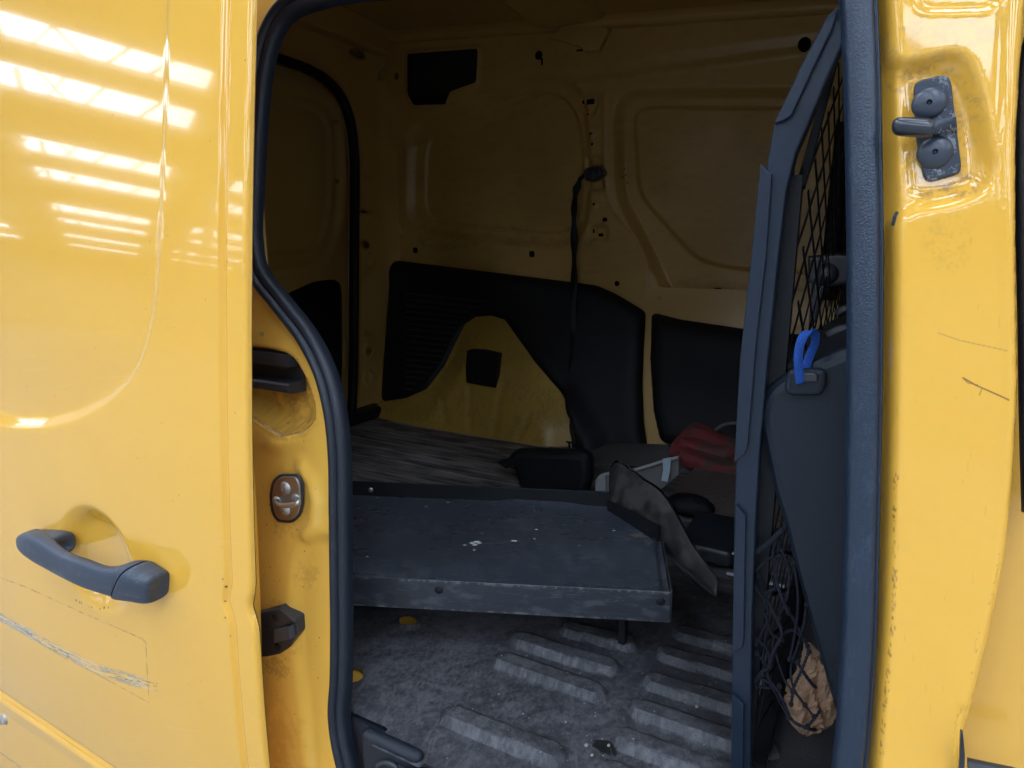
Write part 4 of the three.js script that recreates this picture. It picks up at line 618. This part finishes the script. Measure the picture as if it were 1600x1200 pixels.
// ---- passenger seat back, folded, with latch and pull strap
{
  const zs = -0.108, out = [[1184, 660], [1185, 645], [1189, 625], [1200, 605], [1216, 592], [1240, 578], [1300, 552], [1420, 505], [1420, 1300], [1330, 1300], [1320, 1180], [1309, 1133], [1285, 1050], [1260, 962], [1238, 880], [1222, 815], [1207, 767]];
  const sp = pxPoly(out, zs, 0.012);
  const seat = part('seat_back', extrude(sp, 0.5, 0.012).translate(0, 0, zs), plastic, van, 'dark grey plastic back of the folded passenger seat');
  const tz = (px, py, z) => onZ(px, py, z);
  for (const [px, py, w, z] of [[1275, 553, 60, -0.24], [1292, 521, 50, -0.33], [1305, 488, 40, -0.46]]) { // slots on the top
    const a = tz(px, py, z), b = tz(px + w, py - 4, z); const d = V(b.x - a.x, b.y - a.y, 0).normalize(); const y0 = a.y;
    part('seat_slot', sweep([a, a.clone().lerp(b, 0.3).add(V(0, 0.006, 0)), b.add(V(0, 0.012, 0))], [[-0.012, -0.004], [-0.010, 0.002], [-0.006, 0.0035], [0.004, 0.003], [0.008, -0.001], [0.010, -0.008], [-0.012, -0.008]], () => V(0, 1, 0)), plasticPlain, seat);
  }
  part('latch_bezel', plate([[1224, 606], [1231, 580], [1238, 578], [1282, 577], [1291, 583], [1290, 605], [1283, 619], [1230, 619]], zs + 0.012, 0.03, 0.0045, 0.006), plastic, seat);
  part('latch_button', plate([[1240, 583], [1276, 582], [1279, 597], [1240, 599]], zs + 0.0165, 0.01, 0.002, 0.004), plasticPlain, seat);
  const sq = (px, py, dz) => onZ(px, py, zs + dz);
  const lp = [sq(1250, 599, 0.018), sq(1248, 580, 0.019), sq(1247, 560, 0.020), sq(1250, 538, 0.018), sq(1257, 523, 0.012), sq(1266, 517, 0.003), sq(1273, 522, -0.006), sq(1273, 535, -0.010), sq(1265, 556, -0.006), sq(1257, 580, 0.004), sq(1254, 597, 0.010)];
  const web = tileTex(128, (u, v) => 0.5 + 0.5 * Math.sin(u * 6.2832 * 16) * Math.sin(v * 6.2832 * 16));
  const rows = catmull(lp, 60).map((p, i, A) => { const t = A[Math.min(i + 1, 60)].clone().sub(A[Math.max(0, i - 1)]).normalize(), w = V(1, 0.25, -0.55).normalize(); w.addScaledVector(t, -w.dot(t)).normalize(); return [p.clone().addScaledVector(w, -0.0042), p.clone(), p.clone().addScaledVector(w, 0.0042)]; });
  part('pull_strap', thick(rows, 0.0016), mat([0.008, 0.075, 0.36], 0.75, { bumpMap: rep(web, 25), bumpScale: 0.0005 }), seat, 'bright blue webbing pull loop');
  // seat hinge seen past the mesh
  const hz = -0.62; const hg = part('seat_hinge', merge([plate([[1262, 400], [1310, 395], [1345, 398], [1345, 440], [1300, 450], [1262, 442]], hz, 0.05, 0.008), plate([[1268, 440], [1290, 446], [1276, 500], [1262, 520]], hz, 0.03, 0.005), bolt(0.018, 0.012, onZ(1292, 428, hz), V(0, 0, 1), false)]), plasticPlain, van, 'black seat hinge behind the bulkhead mesh');
  part('seat_tube', tube([onZ(1200, 1230, -0.2), onZ(1246, 1130, -0.26), onZ(1275, 1080, -0.32)], 0.014, 12, 8), plasticPlain, van);
  part('cab_floor', bx(-0.06, 0.7, 0.43, 0.5035, -1.3, -0.03), mat([0.04, 0.04, 0.042], 0.8, { bumpMap: rep(grainT, 10), bumpScale: 0.001 }), van);
}

// ------------------------------------------------------------------ loose things in the load bay
const grain = (w, h, dom, base) => new Ras(w, h, dom, base);
// ---- black tray turned askew, with its rubber flap
{
  const tray = thing('cargo_tray', 'shallow black steel tray lying askew across the ribbed floor, scratched and flecked white', 'tray');
  const TY = 0.64, q = (px, py, y = TY) => onY(px, py, y);
  const FL = q(545, 900), FR = q(1046, 925), MR = q(1031, 840), BC = q(951, 790), BL = q(545, 772);
  const ux = FR.clone().sub(FL).normalize(), uz = V(-ux.z, 0, ux.x);           // along the front edge, and to the back
  const loc = p => [p.clone().sub(FR).dot(ux), p.clone().sub(FR).dot(uz)];
  const a = loc(MR), b = loc(BC), c = loc(BL), d = loc(FL);
  const sgn = b[1] > 0 ? 1 : -1;
  const ext = -0.16;                                                              // goes on behind the rear seal
  const back = (x) => lerp(b[1], c[1], (x - b[0]) / (c[0] - b[0]));
  const outl = [[0, 0], a, b, [c[0] + ext, back(c[0] + ext)], [d[0] + ext, 0]];
  const P = new Poly(outl);
  const bb = P.b, U0 = bb[0], U1 = bb[1], V0 = bb[2], V1 = bb[3];
  const toW = (s, t, y) => FR.clone().addScaledVector(ux, s).addScaledVector(uz, t).setY(y);
  const T = new Ras(1400, 900, [U0, U1, V0, V1], (u, v) => { const n = fbm(u * 10, v * 10, 5), f = fbm(u * 90, v * 40, 4), k = ss(0.4, 0.8, 0.6 * n + 0.4 * f); return [lerp(0.042, 0.082, k), lerp(0.050, 0.092, k), lerp(0.064, 0.108, k)]; });  // lighter and bluer than the lips: sky sheen put into the colour
  const tl = (px, py) => loc(q(px, py));
  T.blend([a[0] - 0.12, a[0] + 0.05, a[1] * 0.5 - 0.1, a[1] + 0.15], [0.20, 0.15, 0.11], (u, v) => 0.75 * ss(0.53, 0.68, fbm(u * 60, v * 60, 4)) * ss(0.075, 0.02, lineDist([a, b], u, v)));
  for (const [px, py, r] of [[738, 848, 3], [745, 846, 3.2], [742, 851, 2.4], [726, 851, 1.6], [749, 848, 2.6], [803, 845, 3], [741, 859, 1.4], [574, 869, 1.6], [838, 827, 1.6], [835, 842, 1.3], [905, 853, 1.2], [823, 922, 1.2], [959, 829, 1.5], [753, 833, 1.4], [666, 790, 1.6], [700, 785, 1.6], [590, 777, 1.5]]) { const [x, y] = tl(px, py), s = r * 0.0011; T.blend([x - s * 2, x + s * 2, y - s * 2, y + s * 2], [0.75, 0.76, 0.74], (u, v) => ss(1.05, 0.7, Math.hypot((u - x) / 1.7, v - y) / s + 0.6 * (vn(u * 900, v * 900) - 0.5))); }
  T.stroke([tl(750, 848), tl(775, 849), tl(803, 845)], 0.0009, [0.22, 0.21, 0.20], () => 0.6); T.stroke([tl(662, 791), tl(672, 795)], 0.0012, [0.35, 0.34, 0.32], () => 0.7);
  for (let k = 0; k < 160; k++) { const x = lerp(U0, U1, rnd()), y = lerp(V0, V1, rnd()), an = rnd() * 0.8 - 0.2, l = 0.01 + 0.05 * rnd(); T.stroke([[x, y], [x + l * Math.cos(an), y + l * Math.sin(an)]], 0.0006, [0.11, 0.11, 0.115], () => 0.35); }
  for (let k = 0; k < 200; k++) { const x = lerp(U0, U1, rnd()), y = lerp(V0, V1, rnd()), s = 0.0004 + 0.0007 * rnd(); T.blend([x - s, x + s, y - s, y + s], [0.4, 0.4, 0.39], (u, v) => ss(1, 0.5, Math.hypot(u - x, v - y) / s)); }
  const und = (s, t) => TY + 0.0022 * (fbm(s * 7, t * 7, 2) - 0.5) * 2 + 0.006 * ss(0.02, 0, Math.abs(t - back(s)) ) * ss(0.1, 0.04, Math.abs(s - tl(845, 785)[0]));
  const topM = new THREE.MeshPhysicalMaterial({ map: T.tex(), roughness: 0.34, specularIntensity: 1.25, roughnessMap: rep(roughT(0.75, 1, 7), 2), bumpMap: rep(smudgeT, 5, 3), bumpScale: 0.00018 });
  part('tray_top', sheet({ u0: U0, u1: U1, v0: V0, v1: V1, cell: 0.008, sdf: (s, t) => P.sd(s, t), flip: true, map: (s, t) => { const p = toW(s, t, und(s, t)); return [p.x, p.y, p.z]; } }), topM, tray);
  // lips: front turned down, right side and back
  const wall = (p, r, y0, y1, t, m, nm, lb) => { const dx = V(r.x - p.x, 0, r.z - p.z), L = dx.length(), g = new RoundedBoxGeometry(L, y1 - y0, t, 2, 0.0012); g.rotateY(-Math.atan2(dx.z, dx.x)); g.translate((p.x + r.x) / 2, (y0 + y1) / 2, (p.z + r.z) / 2); return part(nm, g, m, tray, lb); };
  const LT = new Ras(1024, 128, [0, 1, 0, 1], (u, v) => { const k = ss(0.50, 0.78, fbm(u * 24, v * 4, 5)); return [lerp(0.026, 0.058, k), lerp(0.030, 0.064, k), lerp(0.038, 0.074, k)]; });
  for (let k = 0; k < 60; k++) { const x = rnd(), y = rnd(), l = 0.02 + 0.06 * rnd(), an = (rnd() - 0.5) * 4; LT.stroke([[x, y], [x + l, y + l * an * 0.6]], 0.006, [0.16, 0.16, 0.155], (t, q2, u, v) => 0.5 * ss(0.4, 0.6, vn(u * 200, v * 30))); }
  LT.stroke([[0, 0.96], [1, 0.96]], 0.05, [0.24, 0.23, 0.20], (t, q2, u, v) => ss(0.5, 0.7, fbm(u * 140, v * 3, 4)) * 0.35);
  LT.stroke([[0, 0.03], [1, 0.03]], 0.05, [0.20, 0.19, 0.17], (t, q2, u, v) => ss(0.5, 0.7, fbm(u * 80, v * 3 + 9, 4)) * 0.45);
  const lipM = new THREE.MeshPhysicalMaterial({ map: LT.tex(), roughness: 0.36, bumpMap: rep(smudgeT, 9, 1), bumpScale: 0.0006 });
  const h0 = TY - 0.047;
  const f0 = toW(d[0] + ext, -0.001 * sgn, 0), f1 = toW(0.002, -0.001 * sgn, 0);
  const fr = wall(f0, f1, h0, TY + 0.0015, 0.003, lipM, 'front_lip', 'scratched front lip with dull bolts');
  const r1 = toW(a[0] + 0.003, a[1], 0), r0 = toW(0.003, 0, 0); wall(r0, r1, h0, TY + 0.004, 0.003, lipM, 'side_lip'); wall(toW(-0.012, 0, 0), toW(a[0] - 0.01, a[1], 0), TY, TY + 0.005, 0.003, lipM, 'side_bead');
  const bk0 = toW(c[0] + ext, back(c[0] + ext), 0), bk1 = toW(b[0], b[1], 0); wall(bk0, bk1, TY - 0.02, TY + 0.028, 0.004, darkSteel, 'back_lip');
  wall(toW(a[0], a[1], 0), toW(b[0], b[1], 0), h0, TY, 0.003, darkSteel, 'corner_lip');
  const fn = V(uz.x, 0, uz.z).multiplyScalar(-1); if (fn.z < 0) fn.negate();
  for (const [px, py] of [[688, 914], [1031, 930]]) { const t = loc(q(px, py - 12))[0]; const p = toW(t, 0, TY - 0.014).addScaledVector(fn, 0.0025); part('bolt', bolt(0.0062, 0.0022, p, fn, false), darkSteel, tray); }
  { const p = toW(loc(q(595, 756))[0] * 1.0, back(loc(q(595, 765))[0]), TY + 0.012).addScaledVector(fn, 0.003); part('bolt', bolt(0.005, 0.002, p, fn, false), zinc, tray); }
  part('tray_leg', bx(-0.30, -0.29, FY + 0.012, TY - 0.01, -0.30, -0.285), darkSteel, tray);
  // rubber flap standing on the cut corner, curling down to the right
  const A3 = toW(a[0], a[1], TY), B3 = toW(b[0], b[1], TY), zAt = px => lerp(B3.z, A3.z, clamp((px - 951) / 80, 0, 1)) + 0.012 + Math.max(0, px - 1031) * 0.0011;
  const bot = [[953, 800], [975, 808], [1000, 822], [1028, 838], [1040, 856], [1060, 885], [1085, 908], [1120, 932]], topc = [[953, 735], [964, 719], [985, 731], [1008, 748], [1035, 768], [1056, 800], [1085, 853], [1124, 907]];
  const rows = []; const cb = catmull(bot.map(p => onZ(p[0], p[1], zAt(p[0]))), 48), ct = catmull(topc.map(p => onZ(p[0], p[1], zAt(p[0]) - 0.02)), 48);
  for (let k = 0; k <= 12; k++) rows.push(cb.map((p, i) => { const r = p.clone().lerp(ct[i], k / 12); r.z += 0.006 * Math.sin(k / 12 * 3.14) * ss(0.3, 0.7, i / 48) + 0.004 * (fbm(i * 0.2, k * 0.3, 2) - 0.5); return r; }));
  const FT = new Ras(512, 256, [0, 1, 0, 1], (u, v) => { const k = ss(0.40, 0.72, fbm(u * 9, v * 5, 5)); return [lerp(0.012, 0.060, k), lerp(0.012, 0.053, k), lerp(0.013, 0.048, k)]; });
  const ft = FT.tex(); ft.wrapS = ft.wrapT = THREE.RepeatWrapping; ft.repeat.set(3, 6);
  part('rubber_flap', thick(rows, 0.004), new THREE.MeshPhysicalMaterial({ map: ft, roughness: 0.62 }), tray, 'dusty curled black rubber flap bolted to the tray corner');
  const sq = [[951, 782], [1030, 822], [1030, 846], [951, 808]].map(p => onZ(p[0], p[1], zAt(p[0]) + 0.008));
  part('clamp_bar', flatN(thick([[sq[3], sq[2]], [sq[0], sq[1]]], 0.006)), darkSteel, tray);
  for (const [px, py] of [[963, 805], [1013, 828]]) part('bolt', bolt(0.005, 0.003, onZ(px, py, zAt(px) + 0.012), V(-0.45, 0, 0.89), false), darkSteel, tray);
}
// ---- low black case behind the tray
{
  const c = thing('plastic_case', 'low rounded black plastic case lying behind the tray at the wheel arch', 'case');
  const z = -0.80, g = plate([[786, 722], [800, 704], [908, 706], [919, 715], [922, 745], [912, 780], [900, 830], [830, 830], [808, 760], [802, 735]], z, 0.05, 0.02, 0.02);
  part('case_body', g, lining, c); 
  const h = plate([[775, 722], [800, 716], [804, 728], [790, 733]], z + 0.002, 0.03, 0.003); part('case_lug', h, lining, c);
}
// ---- grey carton with a pale strap
{
  const c = thing('carton', 'grey open carton with a pale blue-white strap over its corner, behind the rubber flap', 'carton');
  const z = -0.80, gm = mat([0.16, 0.155, 0.15], 0.8, { bumpMap: rep(grainT, 6), bumpScale: 0.0006 });
  part('carton_side', plate([[940, 742], [990, 735], [1038, 720], [1060, 714], [1061, 742], [1020, 775], [960, 800], [930, 800], [931, 750]], z, 0.012, 0.002), gm, c);
  part('carton_rim', tube([onZ(932, 752, z + 0.006), onZ(940, 743, z + 0.006), onZ(992, 734, z + 0.006), onZ(1036, 721, z + 0.006), onZ(1060, 715, z + 0.006)], 0.004, 8, 30), mat([0.34, 0.34, 0.34], 0.6), c);
  part('strap', plate([[1035, 717], [1048, 715], [1047, 735], [1043, 753], [1033, 751], [1036, 735]], z + 0.012, 0.003, 0.0008), mat([0.42, 0.50, 0.58], 0.5), c, 'pale blue-white strap');
  part('carton_end', plate([[930, 752], [940, 744], [946, 744], [947, 790], [930, 790]], z + 0.008, 0.006, 0.001), mat([0.30, 0.31, 0.32], 0.6), c);
}
// ---- dusty board, dark pad and black box at the foot of the bulkhead
single('board', merge([0].map(() => { const p = fl(1040, 795), r = fl(1230, 795), b = fl(1100, 735); return bx(p.x, r.x + 0.1, FY + 0.004, FY + 0.022, b.z, p.z, 0.003); })), mat([0.125, 0.10, 0.085], 0.85, { bumpMap: rep(smudgeT, 4), bumpScale: 0.002 }), 'dusty brown board lying flat under the red cloth', 'board');
single('folded_pad', (() => { const p = fl(1078, 790, FY + 0.03), g = new THREE.SphereGeometry(1, 28, 18); const a = g.attributes.position; for (let i = 0; i < a.count; i++) { const v = V(a.getX(i), a.getY(i), a.getZ(i)), n = 1 + 0.25 * (fbm(v.x * 3 + 5, v.z * 3 + v.y * 2, 3) - 0.5); a.setXYZ(i, v.x * 0.055 * n, Math.max(-0.3, v.y) * 0.028 * n, v.z * 0.035 * n); } g.computeVertexNormals(); return g.translate(p.x, FY + 0.03, p.z); })(), lining, 'crumpled dark pad on the brown board above the black box', 'pad');
{
  const c = thing('storage_box', 'black lidded box on the floor between the curled rubber flap and the bulkhead', 'box');
  const f = fl(1132, 893), z = f.z, xl = onZ(1062, 850, z).x, xr = f.x + 0.012, yt = onZ(1110, 856, z).y;
  const bk = onY(1100, 796, yt + 0.012);
  part('box_body', bx(xl, xr, FY + 0.005, yt, bk.z + 0.01, z, 0.012), plasticPlain, c);
  const lid = gridGeo([[V(xl, yt - 0.002, z - 0.004), V(xr, yt - 0.002, z - 0.004)], [V(xl, yt + 0.006, z - 0.018), V(xr - 0.006, yt + 0.006, z - 0.018)], [V(xl, yt + 0.012, bk.z + 0.012), V(xr - 0.004, yt + 0.012, bk.z + 0.012)], [V(xl, yt - 0.004, bk.z), V(xr, yt - 0.004, bk.z)]]);
  part('lid', lid, plastic, c);
  part('pale_tab', bx(xr - 0.004, xr + 0.10, FY + 0.006, FY + 0.011, z + 0.02, z + 0.023), pale, c); part('pale_tab', bx(xr - 0.002, xr + 0.03, FY + 0.035, FY + 0.04, z - 0.01, z - 0.007), pale, c);
}
// ---- red cloth and hoop
{
  const pl = (px, py) => { const d = ray(px, py), n = V(0, 0.5, 0.86), p0 = fl(1098, 742).add(V(0, 0.022, 0)); return CAM.clone().addScaledVector(d, p0.sub(CAM).dot(n) / d.dot(n)); };
  const P = new Poly([[1043, 710], [1050, 690], [1070, 670], [1084, 657], [1100, 662], [1125, 676], [1160, 690], [1200, 700], [1200, 770], [1149, 757], [1120, 751], [1098, 743], [1075, 732], [1058, 722]], 8);
  const sg = sheet({ u0: 1036, u1: 1206, v0: 650, v1: 775, cell: 1.5, sdf: (u, v) => P.sd(u, v), flip: true, map: (u, v) => { const p = pl(u, v), e = clamp(-P.sd(u, v) / 14); const t = fbm(u * 0.022 + v * 0.01, v * 0.03, 2), w = 1 - Math.abs(2 * fbm(u * 0.012 - v * 0.03 + 3, v * 0.012 + u * 0.009 + 7, 2) - 1); p.addScaledVector(V(0, 0.5, 0.86), 0.016 * Math.sqrt(e) + 0.03 * e * (t - 0.4) + 0.034 * e * w ** 6 - 0.003); return [p.x, p.y, p.z]; } });
  const RT = new Ras(512, 400, [0, 1, 0, 1], (u, v) => { const k = ss(0.45, 0.7, fbm(u * 7, v * 7, 5)); return [lerp(0.27, 0.13, k), lerp(0.050, 0.075, k), lerp(0.050, 0.062, k)]; });
  single('red_cloth', sg, new THREE.MeshPhysicalMaterial({ map: RT.tex(), roughness: 0.9, sheen: 0.4, sheenRoughness: 0.6, bumpMap: rep(grainT, 3), bumpScale: 0.001, side: THREE.DoubleSide }), 'dusty red cloth heaped beside the bulkhead', 'cloth');
  const h = [[1118, 672], [1130, 664], [1150, 661], [1175, 664], [1190, 676]].map(q => onZ(q[0], q[1], -1.16));
  single('hoop', tube(h, 0.0045, 8, 24), mat([0.16, 0.15, 0.14], 0.6), 'thin grey hoop standing behind the red cloth', 'hoop');
}
// ---- black strap hanging down the far wall
{
  const s = thing('tie_down_strap', 'black tie-down strap hanging from an anchor on the far pillar to the floor', 'strap');
  const p = [[926, 268, 0.05], [912, 274, 0.055], [903, 288, 0.05], [898, 315, 0.04], [897, 360, 0.04], [897, 420, 0.05], [896, 500, 0.075], [894, 560, 0.11], [893, 620, 0.15], [895, 660, 0.19], [898, 700, 0.21]].map(q => onZ(q[0], q[1], FZ + q[2]));
  const c = catmull(p, 70);
  part('webbing', thick(c.map((v, i) => { const w = 0.0095 * (1 + 0.25 * Math.sin(i * 0.9)); return [v.clone().add(V(-w, 0, 0.004 * Math.sin(i * 0.5))), v, v.clone().add(V(w, 0, -0.004 * Math.sin(i * 0.5)))]; }), 0.003), lining, s);
  part('anchor', merge([plate([[910, 266], [918, 261], [935, 258], [942, 270], [930, 279], [914, 284]], FZ + 0.07, 0.05, 0.006, 0.01), bolt(0.016, 0.010, onZ(926, 270, FZ + 0.072), V(0, 0, 1), true)]), plasticPlain, s);
  part('hook', merge([tube([onZ(885, 690, FZ + 0.215), onZ(905, 694, FZ + 0.215)], 0.003), tube([onZ(889, 690, FZ + 0.215), onZ(890, 702, FZ + 0.215)], 0.003)]), darkSteel, s);
}
// ---- net with paper bag between the bulkhead and the seat
{
  const z = -0.112, n = (px, py, dz = 0) => onZ(px, py, z + dz);
  const net = thing('storage_net', 'dark blue knotted cord net hanging between the bulkhead and the seat', 'net');
  const cordT = tileTex(64, (u, v) => 0.5 + 0.5 * Math.sin((u + v * 2) * 6.2832 * 4)), cm = mat([0.005, 0.009, 0.022], 0.85, { bumpMap: rep(cordT, 90, 90), bumpScale: 0.001 });
  const cords = [
    [[1182, 862], [1198, 854], [1215, 840], [1226, 824]], [[1214, 838], [1208, 862], [1210, 890], [1212, 915], [1196, 928]], [[1218, 836], [1215, 870], [1213, 905], [1222, 935], [1232, 958]],
    [[1222, 860], [1232, 890], [1232, 920], [1226, 945], [1216, 965]], [[1182, 918], [1194, 940], [1200, 962], [1192, 985], [1181, 1006]], [[1186, 900], [1192, 925], [1210, 960], [1222, 990], [1210, 1015], [1202, 1042]],
    [[1240, 880], [1246, 920], [1246, 960], [1240, 1000], [1234, 1030]], [[1196, 962], [1206, 990], [1222, 1000]], [[1230, 950], [1244, 975], [1262, 1010]], [[1260, 945], [1256, 975], [1246, 1010], [1236, 1040], [1240, 1075], [1258, 1102]],
    [[1264, 1018], [1252, 1048], [1240, 1075], [1236, 1100]], [[1246, 1035], [1262, 1060], [1284, 1082]], [[1240, 1080], [1256, 1100], [1272, 1120]], [[1288, 1065], [1284, 1095], [1276, 1118], [1262, 1135]],
    [[1182, 1020], [1196, 1040], [1202, 1062], [1216, 1080], [1228, 1105], [1240, 1128], [1262, 1138], [1284, 1132], [1300, 1112]], [[1181, 1062], [1198, 1064], [1210, 1080], [1220, 1100], [1232, 1120]], [[1183, 1072], [1200, 1075], [1218, 1072]], [[1184, 1000], [1198, 1015], [1204, 1040], [1190, 1050], [1182, 1062]], [[1210, 1015], [1218, 1040], [1226, 1062], [1238, 1080]], [[1182, 890], [1204, 872], [1218, 868]], [[1222, 990], [1240, 985], [1256, 1000]]];
  cords.forEach((c, i) => part('cord', merge([0, c.length - 1].map(e => new THREE.IcosahedronGeometry(0.0027, 1).scale(1, 1.25, 1).translate(...n(c[e][0], c[e][1], c[e][0] >= 1282 ? -0.05 : (c[e][1] > 1010 && c[e][0] > 1228 ? 0.024 : 0)).toArray())).concat([tube(c.map((q, k) => n(q[0], q[1], 0.004 * Math.sin(i * 2.1 + k) + (q[0] >= 1282 ? -0.045 : q[1] > 1010 && q[0] > 1228 ? 0.024 : 0))), 0.0012 + 0.0003 * (i % 3), 7, 40, t => 1 + 0.28 * Math.sin(t * 150))])), cm, net));
  part('hanging_strap', thick([[1180, 863], [1200, 848], [1222, 826]].map(q => [n(q[0], q[1] - 4, 0.006), n(q[0] + 1, q[1] + 5, 0.006)]), 0.0015), cm, net);
  // crumpled bag
  const b0 = n(1268, 1088, -0.020), bag = [], rp = [0.30, 0.78, 1.0, 1.04, 0.96, 0.84, 0.72, 0.60, 0.66];
  for (let k = 0; k <= 34; k++) {
    const t = k / 34, q = t * 8, i0 = Math.min(7, Math.floor(q)), R = lerp(rp[i0], rp[i0 + 1], q - i0), row = [];
    for (let m = 0; m < 44; m++) {
      const a = m / 44 * 6.2832, cx = Math.cos(a), cz = Math.sin(a), f1 = 1 - Math.abs(2 * fbm(cx * 1.6 + t * 2.2 + 4, cz * 1.6 - t * 1.5 + 8, 2) - 1), f2 = 1 - Math.abs(2 * fbm(cx * 4 - t * 5 + 14, cz * 4 + t * 7 + 2, 2) - 1), d = R * (0.62 + 0.40 * f1 ** 2 + 0.24 * f2 ** 2);
      const edge = t > 0.9 ? 0.006 * (fbm(cx * 5 + 3, cz * 5 + 9, 2) - 0.5) * 4 : 0;
      row.push(V(b0.x + 0.0245 * d * cx + 0.008 * (t - 0.5), b0.y - 0.048 + 0.100 * t + edge + 0.006 * (f1 - 0.5), b0.z + 0.021 * d * cz));
    }
    bag.push(row);
  }
  const g = gridGeo(bag, true, true);
  single('paper_bag', flatN(g), mat([0.26, 0.16, 0.093], 0.8, { bumpMap: rep(smudgeT, 3), bumpScale: 0.004 }), 'crumpled brown paper bag caught in the net beside the seat', 'bag');
}
renderer.render(scene, camera);
